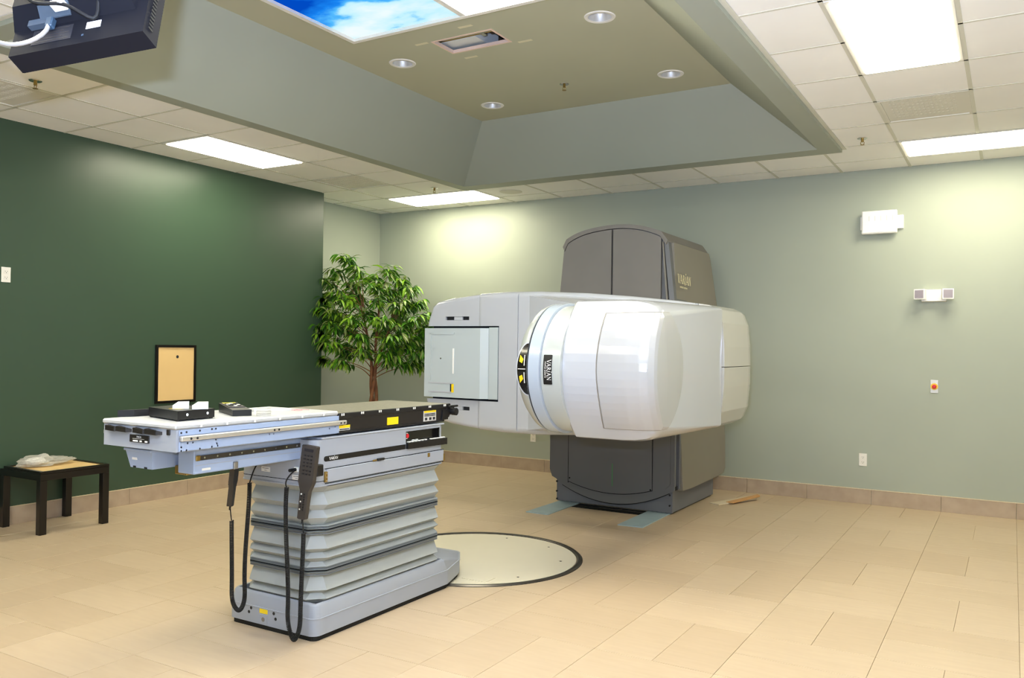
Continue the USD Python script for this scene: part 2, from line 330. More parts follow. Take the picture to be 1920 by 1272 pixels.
for y in rows_l[1:-1]: tee(sbox(AX, y-.009, -5.02, y+.009))
tee(sbox(-5.02, 8.082, -1.405, 8.098))
for a, b in ((sbox(TX0-.03, TY0-.03, TX1+.03, TY1+.03), tray_rect),):
    part(ceil, 'edge_angle', prism(a.difference(b), 'z', H-.002, H+.0005), 'tee', smooth=False)
# tray
border = tray_rect.difference(sbox(IX0, IY0, IX1, IY1))
part(ceil, 'tray_border', prism(border, 'z', H-.03, H-.001), 'tray_paint', smooth=False)
lo = [(IX0, IY0), (IX1, IY0), (IX1, IY1), (IX0, IY1)]; hi = [(UX0, UY0), (UX1, UY0), (UX1, UY1), (UX0, UY1)]
for k in range(4):
    a, b, c, d = lo[k], lo[(k+1) % 4], hi[(k+1) % 4], hi[k]
    n2 = V((a[0]+b[0])/2, (a[1]+b[1])/2) - V((IX0+IX1)/2, (IY0+IY1)/2); n2 = n2/np.linalg.norm(n2)*.03
    P = [(*a, H-.03), (*b, H-.03), (*c, UZ), (*d, UZ)]
    P2 = [(x+n2[0], y+n2[1], z+.02) for x, y, z in P]
    part(ceil, 'tray_slope', hull(P+P2), 'tray_paint', smooth=False)
HOLE = sbox(-3.575, 4.80, -3.07, 5.07)
top = sbox(UX0-.05, UY0-.05, UX1+.05, UY1+.05).difference(HOLE)
DLIGHTS = [(-4.04, 5.06), (-4.03, 6.34), (-2.335, 4.97), (-2.33, 6.28)]
for d in DLIGHTS: top = top.difference(Point(*d).buffer(.085, 24))
part(ceil, 'tray_top', prism(top, 'z', UZ, UZ+.016), 'tray_top_paint', smooth=False)

# ------------------------------------------------------------------ ceiling lights
def troffer(r, label, group=None):
    a, b, c, d = r; cx, cy = (a+b)/2, (c+d)/2
    t = thing('ceiling_light', label, 'ceiling light', (cx, cy, H), group)
    fr = sbox(a+.012, c+.012, b-.012, d-.012); inn = sbox(a+.032, c+.032, b-.032, d-.032)
    part(t, 'frame', prism(fr.difference(inn), 'z', H-.004, H+.02), 'white_trim', smooth=False)
    part(t, 'housing', diff(bx(a+.03, b-.03, c+.03, d-.03, H+.004, H+.10), bx(a+.035, b-.035, c+.035, d-.035, H, H+.09)), 'white_trim', smooth=False)
    part(t, 'diffuser', cbx(a+.034, b-.034, c+.034, d-.034, H-.011, H+.008, .006), 'lamp_diffuser', smooth=False)
labs = ['lit rectangular ceiling light over the dark green wall', 'lit rectangular ceiling light in the far left corner by the plant', 'large lit ceiling light at the top right, cut by the picture edge', 'lit ceiling light along the back wall above the exit sign at right']
for k, r in enumerate(LIGHTS): troffer(r, labs[k] if k < 4 else 'lit rectangular ceiling light behind or beside the camera', 'lit ceiling lights' if k < 4 else 'ceiling lights out of view')
for r, lb in zip(VENTS, ('beige square air grille between the two left ceiling lights', 'pale perforated air grille below the large right ceiling light', 'grey air grille at the far left beneath the monitor')):
    a, b, c, d = r; t = thing('air_grille', lb, 'air vent', ((a+b)/2, (c+d)/2, H), 'ceiling air grilles')
    part(t, 'frame', prism(sbox(a+.012, c+.012, b-.012, d-.012).difference(sbox(a+.03, c+.03, b-.03, d-.03)), 'z', H-.003, H+.02), 'grille', smooth=False)
    part(t, 'face_panel', bx(a+.03, b-.03, c+.03, d-.03, H+.004, H+.012), 'grille', smooth=False)
    part(t, 'perforation', [bx(a+.07+i*.028, a+.085+i*.028, c+.06+j*.07, c+.10+j*.07, H+.0025, H+.005) for i in range(int((b-a-.14)/.028)) for j in range(int((d-c-.1)/.07))], 'grille', smooth=False, kind='stuff')
def sprinkler(x, y, z, lb):
    t = thing('sprinkler', lb, 'fire sprinkler', (x, y, z-.055), 'ceiling sprinklers')
    part(t, 'escutcheon', lathe([(0, z-.002), (.036, z-.003), (.04, z), (0, z)], (x, y, 0), n=24), 'chrome')
    part(t, 'body', cyl((x, y, z-.028), (x, y, z-.002), .011, 12), 'brass')
    part(t, 'frame_arm', [tube(spline([(x+s*.009, y, z-.026), (x+s*.014, y, z-.036), (x+s*.004, y, z-.048)], 8), .0022, 6) for s in (-1, 1)], 'brass')
    part(t, 'deflector', lathe([(0, z-.0525), (.017, z-.0515), (.017, z-.0495), (0, z-.0495)], (x, y, 0), n=16), 'brass')
sprinkler(-5.50, 3.075, H, 'brass and chrome fire sprinkler in the ceiling just under the monitor')
sprinkler(-5.36, 7.29, H, 'small fire sprinkler beside the far left ceiling light')
sprinkler(-1.04, 7.15, H, 'small fire sprinkler at the right of the tray corner')
sprinkler(-3.184, 6.108, UZ, 'small fire sprinkler in the green raised tray between two downlights')
t = thing('ceiling_speaker', 'round beige ceiling speaker at the right of the far left light', 'speaker', (-4.735, 7.85, H-.006))
part(t, 'grille', lathe([(0, H-.006), (.10, H-.005), (.115, H-.003), (.115, H+.002), (0, H+.002)], (-4.735, 7.85, 0), n=40), 'grille'); part(t, 'rim', lathe([(.113, H-.002), (.125, H-.001), (.125, H+.002), (.113, H+.002)], (-4.735, 7.85, 0), n=40), 'tee')
for (x, y), lb in zip(DLIGHTS, ('leftmost recessed downlight, just below the sky panel corner', 'recessed downlight just above the back left corner of the tray', 'topmost recessed downlight, right of the ceiling hole', 'rightmost recessed downlight, above the right end of the tray')):
    t = thing('downlight', lb, 'downlight', (x, y, UZ-.006), 'downlights in the tray')
    part(t, 'trim_ring', lathe([(.078, UZ-.004), (.098, UZ-.006), (.104, UZ), (.078, UZ+.001), (.078, UZ-.004)], (x, y, 0), n=40), 'white_trim')
    part(t, 'reflector', lathe([(.079, UZ), (.072, UZ+.05), (.05, UZ+.10), (.02, UZ+.12), (0, UZ+.12)], (x, y, 0), n=32), 'reflector')
    part(t, 'lamp', lathe([(0, UZ+.03), (.03, UZ+.034), (.038, UZ+.06), (.025, UZ+.10), (0, UZ+.11)], (x, y, 0), n=24), 'paper_white')
# backlit sky panels
SX0, SX1, SY0, SY1, SZ = -4.00, -2.08, 3.10, 4.46, 3.55
t = thing('sky_light_panel', 'framed backlit ceiling panel printed with blue sky and white clouds', 'light panel', ((SX0+SX1)/2, (SY0+SY1)/2, SZ))
mid = -3.045; fw = .035
part(t, 'frame', prism(sbox(SX0, SY0, SX1, SY1).difference(sbox(SX0+fw, SY0+fw, SX1-fw, SY1-fw)), 'z', SZ, UZ), 'white_trim', smooth=False)
part(t, 'divider', bx(mid-.02, mid+.02, SY0+fw, SY1-fw, SZ+.002, UZ), 'white_trim', smooth=False)
part(t, 'printed_pane', bx(SX0+fw, mid-.02, SY0+fw, SY1-fw, SZ+.02, SZ+.024), 'sky_print', 'pane printed with blue sky and clouds', smooth=False)
part(t, 'plain_pane', bx(mid+.02, SX1-fw, SY0+fw, SY1-fw, SZ+.02, SZ+.024), 'sky_white', 'plain white lit pane', smooth=False)
# opening cut into the tray
hx0, hy0, hx1, hy1 = HOLE.bounds
part(ceil, 'plenum_box', diff(bx(hx0-.35, hx1+.35, hy0-.3, hy1+.35, UZ+.017, UZ+.5), bx(hx0-.33, hx1+.33, hy0-.28, hy1+.33, UZ+.0, UZ+.48)), 'fiberboard', smooth=False)
t = thing('access_opening', 'rectangular hole cut in the tray showing ducts and pipes above', 'ceiling opening', ((hx0+hx1)/2, (hy0+hy1)/2, UZ))
part(t, 'cut_edge', prism(HOLE.buffer(.004, join_style='mitre').difference(HOLE.buffer(-.012, join_style='mitre')), 'z', UZ-.003, UZ+.02), 'gypsum', smooth=False)
part(t, 'conduit', cyl((hx0-.2, hy0+.13, UZ+.05), (hx1+.2, hy0+.13, UZ+.05), .012, 16), 'brass')
part(t, 'channel', bx(hx0-.2, hx1+.2, hy0+.075, hy0+.10, UZ+.03, UZ+.055), 'steel', smooth=False)
part(t, 'duct', bx(hx0-.1, hx0+.27, hy0+.16, hy1+.2, UZ+.045, UZ+.25), 'duct', smooth=False); part(t, 'duct', bx(hx0+.17, hx0+.27, hy0-.1, hy0+.06, UZ+.07, UZ+.25), 'duct', smooth=False)
part(t, 'joist', bx(hx0+.28, hx1+.1, hy0-.12, hy0+.06, UZ+.06, UZ+.2), 'wood', smooth=False); part(t, 'joist', bx(hx0+.36, hx1+.1, hy0+.2, hy0+.24, UZ+.07, UZ+.2), 'fiberboard', smooth=False)
part(t, 'pipe_clamp', bx(hx1-.16, hx1-.13, hy0+.105, hy0+.155, UZ+.03, UZ+.07), 'steel', smooth=False)
for (x, y), a, lb in (((-3.66, 4.80), 0, 'piece of masking tape at the left of the ceiling hole'), ((-3.20, 4.68), 0, 'piece of masking tape above the ceiling hole'), ((-3.50, 5.20), 0, 'piece of masking tape below the ceiling hole'), ((-2.98, 5.11), 0, 'piece of masking tape at the right of the ceiling hole')):
    solo('masking_tape', bx(x-.055, x+.055, y-.014, y+.014, UZ-.001, UZ+.0005), 'tape', lb, 'tape', 'tape round the ceiling hole', smooth=False)

# ------------------------------------------------------------------ radiotherapy machine
ISO = V(-3.08, 4.78, 1.305)
L = thing('radiotherapy_machine', 'large white treatment machine turned sideways on a dark grey stand', 'medical machine', (-3.065, 7.0, 0))
def arc_poly(pts): return Polygon(pts)
# stand -------------------------------------------------
SFY = 6.90
part(L, 'base_frame', cbx(-3.626, -2.503, SFY+.02, 8.05, .012, .30, .006), 'stand_base')
part(L, 'foot_rail', bx(-2.70, -2.51, SFY+.03, 8.0, 0.0085, .02), 'black_plastic', smooth=False); part(L, 'foot_rail', bx(-3.62, -3.42, SFY+.03, 8.0, 0.0085, .02), 'black_plastic', smooth=False)
def low_z(x):
    u = (x+3.07)/.56; return .05 + .17*u*u
xs = np.linspace(-3.626, -2.503, 25)
fb = part(L, 'base_front', prism([(-3.626, .012), (-2.503, .012), (-2.503, .30), (-3.626, .30)], 'y', SFY+.008, SFY+.02), 'stand_base')
core = Polygon([(-3.62, .25), (-2.51, .25), (-2.47, .9), (-2.47, 1.5), (-2.52, 1.85), (-2.565, 2.35), (-2.62, 2.44), (-2.827, 2.505), (-3.005, 2.523), (-3.2, 2.51), (-3.348, 2.49), (-3.54, 2.42), (-3.58, 2.36), (-3.625, 1.94), (-3.69, 1.5), (-3.69, .9), (-3.69, .28)]).buffer(-.01)
part(L, 'stand_core', layers(core, 'y', [(SFY+.03, .0), (7.95, 0), (8.12, .03)]), 'stand_dark')
# right side cover, its bottom edge curved
sidep = Polygon([(6.99, .20), (7.25, .195), (7.7, .20), (8.0, .205), (8.18, .215), (8.235, .26), (8.23, .56), (8.09, 1.8), (8.0, 2.30), (7.97, 2.36), (6.99, 2.36)])
def side_cover(s):
    m = prism(sidep, 'x', -.02, 0.02)
    v = m.vertices; z = v[:, 2]; xo = np.interp(z, [.2, .9, 1.5, 1.9, 2.36], [.605, .60, .595, .545, .50]); v[:, 0] = -3.065 + s*(xo + v[:, 0]*1.0); m.vertices = v
    m.fix_normals(); return m
part(L, 'side_cover', side_cover(1), 'stand_side', 'grey side cover with the maker\'s name'); part(L, 'side_cover', side_cover(-1), 'stand_side')
part(L, 'side_slot', hull([(-2.462, 6.955, .22), (-2.462, 6.99, .22), (-2.462, 6.955, 1.5), (-2.462, 6.99, 1.5), (-2.50, 6.955, .22), (-2.5, 6.99, .22), (-2.5, 6.955, 1.5), (-2.5, 6.99, 1.5)]), 'stand_base')
# arched top shell
o_ = [(-3.585, 2.36), (-3.55, 2.428), (-3.348, 2.506), (-3.2, 2.528), (-3.005, 2.536), (-2.827, 2.515), (-2.62, 2.447), (-2.565, 2.37)]
cs = spline([(x, 0, z) for x, z in o_[1:-1]], 30)[:, [0, 2]]
outer = [o_[0]] + [tuple(p) for p in cs] + [o_[-1]]; inner = [(x*.965 + -3.065*.035, z-.035) for x, z in outer]
part(L, 'top_shell', prism(Polygon(outer+inner[::-1]), 'y', SFY-.012, 8.0), 'stand_grey')
# two upper doors below the arch
door_o = [tuple(p) for p in inner]
up = Polygon([(-3.63, 1.75), (-2.55, 1.75), (-2.60, 2.35)] + [(x, z-.004) for x, z in inner[::-1]] + [(-3.575, 2.35)]).buffer(0)
lft, rgt = up.intersection(sbox(-5, 0, -3.096, 4)), up.intersection(sbox(-3.084, 0, -2.625, 4))
part(L, 'upper_door', prism(lft.buffer(-.002), 'y', SFY-.004, SFY+.035), 'stand_grey'); part(L, 'upper_door', prism(rgt.buffer(-.002), 'y', SFY-.004, SFY+.035), 'stand_grey')
part(L, 'door_gap', bx(-3.096, -3.084, SFY+.012, SFY+.03, 1.75, 2.49), 'gap', smooth=False)
part(L, 'door_trim', hull([(-2.617, SFY-.008, 2.36), (-2.605, SFY-.008, 2.36), (-2.55, SFY-.008, 1.75), (-2.565, SFY-.008, 1.75), (-2.617, SFY+.03, 2.36), (-2.605, SFY+.03, 2.36), (-2.55, SFY+.03, 1.75), (-2.565, SFY+.03, 1.75)]), 'stand_side')
part(L, 'corner_post', hull([(-2.60, SFY-.004, 2.37), (-2.57, SFY+.02, 2.36), (-2.535, SFY-.004, 1.75), (-2.495, SFY+.02, 1.75), (-2.57, SFY+.09, 2.36), (-2.50, SFY+.09, 1.75)]), 'stand_dark')
# lower front: cover with a round-bottomed edge, centre panel and two flanks
xs = np.linspace(-3.49, -2.68, 21)
def arc_at(x, zm, rise): return zm + rise*((x+3.07)/.43)**2
rim = Polygon([(-3.69, 1.0), (-3.69, .30), (-3.665, .235)] + [(-3.62, .215)] + [(x, .045 + .155*abs((x+3.06)/.56)**2) for x in np.linspace(-3.6, -2.50, 25)] + [(-2.478, .21), (-2.478, 1.0)])
part(L, 'lower_cover', prism(rim, 'y', SFY-.016, SFY+.02), 'stand_dark')
cen = Polygon([(-3.492, 1.0)] + [(x, arc_at(x, .135, .075)) for x in xs] + [(-2.682, 1.0)])
part(L, 'centre_panel', prism(cen, 'y', SFY-.026, SFY-.012), 'stand_dark')
part(L, 'right_panel', prism([(-2.672, 1.0), (-2.672, .178), (-2.56, .22), (-2.515, .26), (-2.515, 1.0)], 'y', SFY-.026, SFY-.012), 'stand_dark')
axs = np.linspace(-3.49, -2.682, 21); part(L, 'panel_seam', prism([(x, arc_at(x, .135, .075)) for x in axs] + [(x, arc_at(x, .128, .075)) for x in axs[::-1]], 'y', SFY-.0225, SFY-.012), 'gap', smooth=False)
bxs = np.linspace(-3.56, -2.53, 25); ba = lambda x, d: .045 - d + .155*abs((x+3.06)/.56)**2
part(L, 'panel_seam', prism([(x, ba(x, 0)) for x in bxs] + [(x, ba(x, .008)) for x in bxs[::-1]], 'y', SFY-.012, SFY+.01), 'gap', smooth=False)
for s in (0, 1): part(L, 'panel_seam', bx((-3.500, -2.682)[s], (-3.492, -2.672)[s], SFY-.0185, SFY-.01, .19, 1.0), 'gap', smooth=False)
for p in ((-3.615, .19), (-3.615, .10), (-3.612, .03), (-2.52, .17), (-2.52, .08), (-3.478, .235), (-2.692, .20)): part(L, 'screw', disc((p[0], SFY-.027 if abs(p[0]+3.085) < .42 else SFY-.018, p[1]), (0, 1, 0), .008, .012, 10), 'gap')
part(L, 'corner_block', cbx(-2.497, -2.475, SFY+.0, SFY+.06, .21, .245, .003), 'gap')
w, wl = serif_word(.078); s2 = words('medical systems', .018)
n = (1, 0, 0)
part(L, 'maker_name', place(w, (-2.497, 6.965, 2.005), (0, 1, -.02), (0, .0, 1)), 'letter_cream', smooth=False); part(L, 'maker_line', place(s2, (-2.494, 7.01, 1.965), (0, 1, -.02), (0, 0, 1)), 'letter_cream', smooth=False)
# drive neck behind the gantry
part(L, 'bearing', cyl((ISO[0], 6.60, ISO[2]), (ISO[0], 6.95, ISO[2]), .45, 64), 'gap')
# gantry slab ---------------------------------------------
SY_F, SY_B = 5.72, 6.70
top = [(-3.76, 1.862), (-3.495, 1.872), (-3.2, 1.87), (-2.78, 1.848), (-2.4, 1.815), (-2.05, 1.775), (-1.85, 1.745), (-1.79, 1.715), (-1.752, 1.62), (-1.738, 1.45)]
half = top + [(-1.735, 1.305)]
slab = Polygon(half + [(x, 2.61-z) for x, z in top[::-1]])
body = layers(slab.buffer(-.03).buffer(.03), 'y', rounded_secs(SY_F, 6.42, .05, .0) + [(6.55, .015), (6.66, .05), (SY_B, .12)])
seamc = bx(-3.368, -3.361, SY_F-.05, SY_F+.07, .6, 2.0)
capcut = bx(-2.0, -1.6, 5.80, 5.812, .6, 2.0)
body = diff(body, bx(-3.372, -3.363, SY_F-.05, SY_F+.012, .6, 2.0))
main_body = diff(body, bx(-1.93, -1.6, 5.70, 6.9, .4, 2.2)); cap = inter(body, bx(-1.926, -1.6, 5.812, 6.9, .4, 2.2))
part(L, 'gantry_body', main_body, 'linac_white')
cap = diff(cap, bx(-1.80, -1.7, 5.7, 6.9, 1.303, 1.308)); part(L, 'gantry_end_cover', cap, 'linac_warm', 'pale grey end cover with a seam')
# left end housing, with the imager door
lh = [(-4.225, 1.763), (-4.17, 1.803), (-4.017, 1.83), (-3.73, 1.857)]
lefto = Polygon([(-4.318, 1.305), (-4.306, 1.468), (-4.268, 1.65)] + lh + [(-3.70, 1.86), (-3.70, .75)] + [(x, 2.61-z) for x, z in [(-3.73, 1.857), (-4.017, 1.83), (-4.17, 1.80), (-4.235, 1.775)]] + [(-4.27, .90), (-4.306, 1.10)])
house = layers(lefto, 'y', rounded_secs(5.735, 6.62, .035, .08))
rec = prism([(-4.5, 1.595), (-3.545, 1.595), (-3.545, .985), (-4.5, .985)], 'y', 5.5, 5.85)
slots = [bx(-4.083, -3.845, 5.6, 5.76, 1.645, 1.675), bx(-4.07, -3.83, 5.6, 5.76, .90, .93)]
house = diff(house, rec, *slots); part(L, 'imager_housing', house, 'linac_white')
m2 = diff(main_body, rec)
stage.RemovePrim(L.path + '/gantry_body'); USED.pop((L.path, 'gantry_body')); part(L, 'gantry_body', m2, 'linac_white')
part(L, 'recess_back', bx(-4.25, -3.56, 5.80, 5.86, .98, 1.60), 'gap', smooth=False)
door = hull([(x, y, z) for z in (1.002, 1.578) for x, y in ((-4.285, 5.75), (-4.27, 5.70), (-3.705, 5.69), (-3.645, 5.725), (-3.645, 5.80), (-4.285, 5.80))])
D = part(L, 'imager_door', door, 'door_blue', 'pale blue-grey square door on the left end')
part(L, 'door_return', cbx(-3.643, -3.556, 5.722, 5.80, 1.0, 1.585, .003), 'door_blue')
yd = lambda x: 5.70 + (5.69-5.70)*(x+4.27)/.565
def on_door(x0, x1, z0, z1, t=.004): return hull([(x, yd(x)-tt, z) for x in (x0, x1) for z in (z0, z1) for tt in (t, -.004)])
part(D, 'door_rib', on_door(-4.215, -4.20, 1.14, 1.54), 'door_blue'); part(D, 'door_rib', on_door(-4.215, -3.965, 1.525, 1.54), 'door_blue')
part(D, 'handle_strip', on_door(-3.975, -3.963, 1.20, 1.41, .006), 'letter_white', 'white upright handle strip')
part(D, 'tray_edge', on_door(-4.225, -3.965, 1.116, 1.126), 'linac_white'); part(D, 'tray_edge', on_door(-4.225, -3.985, 1.042, 1.052), 'linac_white')
part(D, 'warning_sticker', on_door(-3.985, -3.962, 1.045, 1.115, .003), 'yellow'); part(D, 'sticker_print', on_door(-3.998, -3.985, 1.045, 1.115, .0032), 'ink')
part(D, 'door_lock', disc((-4.10, yd(-4.1)-.002, 1.325), (0, 1, 0), .007, .004), 'steel')
for (x0, x1, z0, z1) in ((-4.083, -3.845, 1.645, 1.675), (-4.07, -3.83, .90, .93)):
    part(L, 'slot_back', bx(x0, x1, 5.758, 5.765, z0, z1), 'gap', smooth=False); part(L, 'slot_bar', cbx(x0+.085, x1-.072, 5.738, 5.762, z0+.001, z1-.001, .002), 'linac_white')
# arm between slab and head, then the head
armp = [(x, 5.74, z) for x, z in slab.intersection(sbox(-3.34, 0, -1.9, 3)).buffer(-.03).exterior.coords] + [(x, 5.30, z) for x in (-2.30, -1.86) for z in (.93, 1.68)]
part(L, 'arm_shroud', hull(armp), 'linac_white')
fr = spline([(4.60, 0, 1.712), (4.497, 0, 1.60), (4.42, 0, 1.465), (4.395, 0, 1.30), (4.422, 0, 1.135), (4.50, 0, 1.0), (4.60, 0, .885)], 21)[:, [0, 2]]
hp = Polygon([tuple(p) for p in fr] + [(4.68, .872), (5.80, .872), (5.80, 1.742), (4.68, 1.724)]).buffer(-.02).buffer(.02)
secs = [(-2.315, .035), (-2.305, .015), (-2.285, .0), (-1.98, .0), (-1.90, .004), (-1.83, .018), (-1.785, .04), (-1.76, .07), (-1.752, .10)]
pts = []
for t_, d_ in secs:
    q = np.array(hp.exterior.coords)[:-1]; c_ = V(5.3, 1.30)
    # inset only at the front, top and bottom: the back stays on the gantry
    q2 = np.array(hp.buffer(-d_).exterior.coords)[:-1] if d_ else q
    q2 = q2.copy(); q2[:, 0] = np.where(q2[:, 0] > 5.5, 5.80, q2[:, 0]); bk = q2[:, 0] > 5.5
    if t_ > -1.9: q2[bk, 1] = 1.305 + np.sign(q2[bk, 1]-1.305)*(.437 - d_*.35); 
    pts.append(np.c_[np.full(len(q2), t_), q2])
head = hull(np.vstack(pts))
sz = [(1.742, 1.635), (1.68, 1.50), (1.650, 1.315), (1.68, 1.11), (1.742, .955), (2.11, .955), (2.235, 1.11), (2.285, 1.30), (2.245, 1.49), (2.12, 1.645)]
sc = [tuple(p) for p in np.vstack([spline([(a, b, 0) for a, b in sz[:5]], 15)[:, :2], spline([(a, b, 0) for a, b in sz[5:]], 15)[:, :2]])]
def cutter(buf, d0, d1):
    m = trimesh.creation.extrude_polygon(Polygon(sc).buffer(buf), d1-d0, engine='earcut'); v = m.vertices
    dd, ss = V(1, -1, 0)/math.sqrt(2), V(1, 1, 0)/math.sqrt(2)
    # origin chosen so that s=(x+y)/sqrt2
    m.vertices = np.outer(v[:, 0], ss) + np.outer(v[:, 1], V(0, 0, 1)) + np.outer(v[:, 2]+d0, dd); m.fix_normals(); return m
cd = lambda x, y: (x-y)/math.sqrt(2)
corner = cd(-1.78, 4.45)
ctr = V(-2.2, 5.2, 1.305)
bv, bf = trimesh.remesh.subdivide_to_size(head.vertices, head.faces, .045, max_iter=12); big = trimesh.Trimesh(bv, bf, process=True); big.merge_vertices()
if not big.is_volume: big = head.subdivide().subdivide().subdivide()
v = big.vertices.copy(); dd_ = V(1, -1, 0)/math.sqrt(2); s_ = (v[:, 0]+v[:, 1])/math.sqrt(2)
k_ = np.clip(1-((s_-1.97)/.34)**2, 0, 1)*np.clip(1-((v[:, 2]-1.30)/.37)**2, 0, 1)
on = (v@dd_ > corner-.45)
big.vertices = v + np.outer(on*(.004+.055*k_), dd_)
panel = inter(big, cutter(-.001, corner-.55, corner+.3))
head = diff(head, trimesh.boolean.difference([cutter(.004, corner-.6, corner+.3), cutter(-.002, corner-.7, corner+.4), ], engine='manifold')) if False else head
HD = part(L, 'treatment_head', head, 'linac_white'); part(HD, 'bulged_window', panel, 'linac_panel', 'bulging glossy pale grey cover on the corner of the head')
rimc = diff(cutter(.0022, corner-.6, corner+.3), cutter(0.0, corner-.7, corner+.4)); rimh = head.copy(); rimh.vertices = ctr + (rimh.vertices-ctr)*V(1.004, 1.003, 1.0)
part(HD, 'window_gap', inter(rimh, rimc), 'stand_side')
part(L, 'end_gap', hull([(-1.95, 5.80, .9), (-1.95, 5.812, .9), (-1.95, 5.8, 1.72), (-1.95, 5.812, 1.72), (-1.765, 5.8, .9), (-1.765, 5.812, .9), (-1.765, 5.8, 1.72), (-1.765, 5.812, 1.72)]), 'gap')
# collimator drum: rings round the x axis
def ring(x0, x1, r0, r1, c=.012): return lathe([(0, x0), (r0-c, x0), (r0, x0+c), (r1, x1-.002), (r1-.004, x1), (0, x1)], (0, ISO[1]-.01, ISO[2]-.008), 'x', 96)
part(L, 'collimator_face', ring(-2.60, -2.507, .395, .411, .05), 'ring_grey', 'pale grey outer ring with a dark scale window')
part(L, 'collimator_groove', ring(-2.508, -2.498, .404, .404, .001), 'gap')
part(L, 'collimator_ring', ring(-2.499, -2.418, .411, .413, .004), 'linac_blue'); part(L, 'collimator_ring', ring(-2.419, -2.28, .396, .405, .004), 'ring_grey')
DC = V(0, ISO[1]-.01, ISO[2]-.008)
def wrap(mesh, xc, r, ang=0.0, sub=.03):
    """flat mesh with u along x and v along z, laid on the drum's near side"""
    m = mesh.copy()
    v, f = trimesh.remesh.subdivide_to_size(m.vertices, m.faces, sub); a = v[:, 1]/r + ang; rr = r + v[:, 2]
    return trimesh.Trimesh(np.c_[xc + v[:, 0], DC[1] - rr*np.cos(a), DC[2] + rr*np.sin(a)], f, process=False)
lens = Polygon([(0, -.157)] + [(-.062*math.cos(t_*math.pi/2), .157*math.sin(t_*math.pi/2)*1.0) for t_ in np.linspace(-1, 1, 15)] + [(0, .157)]).buffer(0)
ext = lambda p, d: join([trimesh.creation.extrude_polygon(q, d, engine='earcut') for q in getattr(p, 'geoms', [p]) if q.geom_type == 'Polygon'])
SW = part(L, 'scale_window', wrap(ext(lens, .004), -2.507, .407), 'black_gloss', 'black lens-shaped scale window')
part(SW, 'window_rim', wrap(ext(lens.buffer(.007).difference(lens).intersection(sbox(-.1, -.2, 0, .2)), .007), -2.507, .404), 'linac_white')
for s in (1, -1):
    part(SW, 'pointer', wrap(ext(Polygon([(-.048, .045*s), (-.044, .085*s), (-.02, .06*s), (-.028, .035*s)]), .002), -2.507, .4115), 'yellow'); part(SW, 'scale_mark', wrap(ext(sbox(-.016, min(.02*s, .085*s), -.010, max(.02*s, .085*s)), .002), -2.507, .4115), 'label_grey')
part(SW, 'scale_line', wrap(ext(sbox(-.056, -.003, -.004, .003), .002), -2.507, .4115), 'label_grey')
NP = part(L, 'name_plate', wrap(ext(sbox(-.028, -.088, .028, .088).buffer(-.004).buffer(.004), .004), -2.365, .402), 'black_plastic', 'black name plate with white letters, reading downwards')
w, wl = serif_word(.028, .0012); wm = place(w, (-.004, wl/2-.002, 0), (0, -1, 0), (1, 0, 0)); wm.apply_translation((0, 0, 0))
part(NP, 'maker_name', wrap(wm, -2.365, .4062), 'letter_white', smooth=False)
s2 = words('medical systems', .009, .0012); wd = s2.bounds[1, 0]; part(NP, 'maker_line', wrap(place(s2, (-.018, wd/2, 0), (0, -1, 0), (1, 0, 0)), -2.365, .4062), 'letter_white', smooth=False)
# laser line on the stand's lower panel is light from a wall laser; a thin lit strip
part(L, 'laser_mark', bx(-3.056, -3.052, SFY-.0275, SFY-.0255, .20, .40), 'green_line', 'thin green laser line', smooth=False)

# ------------------------------------------------------------------ turntable, pads, pit
t = thing('floor_turntable', 'round cream turntable plate set in the floor with a dark metal rim', 'turntable', (*DISC_C, -.01))
part(t, 'plate', lathe([(0, -.02), (DISC_R-.045, -.02), (DISC_R-.045, .0025), (DISC_R-.05, .004), (0, .004)], (*DISC_C, 0), n=120), 'disc_paint')
part(t, 'rim', lathe([(DISC_R-.040, -.02), (DISC_R-.039, .003), (DISC_R-.030, .010), (DISC_R-.014, .011), (DISC_R-.004, .003), (DISC_R-.002, -.02), (DISC_R-.040, -.02)], (*DISC_C, 0), n=120), 'rail_dark')
part(t, 'gap_ring', lathe([(DISC_R-.05, -.02), (DISC_R-.05, -.012), (DISC_R-.001, -.012), (DISC_R-.001, -.02)], (*DISC_C, 0), n=120), 'gap')
seg = sbox(-2.90, 4.27, -2.72, 4.40); part(t, 'cover_plate', prism(seg.buffer(-.02).buffer(.02), 'z', .003, .007), 'disc_paint'); 
for a in np.radians((20, 60, 100, -30, -70)): part(t, 'bolt', disc((DISC_C[0]+.58*math.cos(a), DISC_C[1]+.58*math.sin(a), .004), (0, 0, 1), .008, .001, 10), 'rail_dark')
solo('steel_plate', prism([(-3.60, 6.29), (-3.385, 6.29), (-3.40, 6.95), (-3.60, 6.95)], 'z', .0005, .008), 'pad_blue', 'pale blue steel plate under the left front of the stand', 'floor plate', 'steel plates under the stand')
solo('steel_plate', prism([(-2.725, 6.25), (-2.515, 6.27), (-2.53, 6.95), (-2.73, 6.95)], 'z', .0005, .008), 'pad_blue', 'pale blue steel plate under the right front of the stand', 'floor plate', 'steel plates under the stand')
t = thing('cable_pit', 'dark cable pit in the floor in front of the stand', 'floor pit', (-3.065, 6.84, -.03))
part(t, 'pit_bottom', bx(-3.40, -2.73, 6.74, 6.95, -.03, -.0046+.001), 'pit', smooth=False)
for k in range(4):
    x = -3.2 + .12*k; part(t, 'cable', tube(spline([(x-.08, 6.80, .002), (x, 6.77+.02*(k % 2), .012), (x+.05, 6.82, .006), (x+.13, 6.86, .003)], 20), .004, 6), ('rubber', 'rail_dark')[k % 2])
t = thing('cardboard_scrap', 'torn pieces of board lying at the foot of the back wall', 'scrap', (-2.25, 7.85, 0))
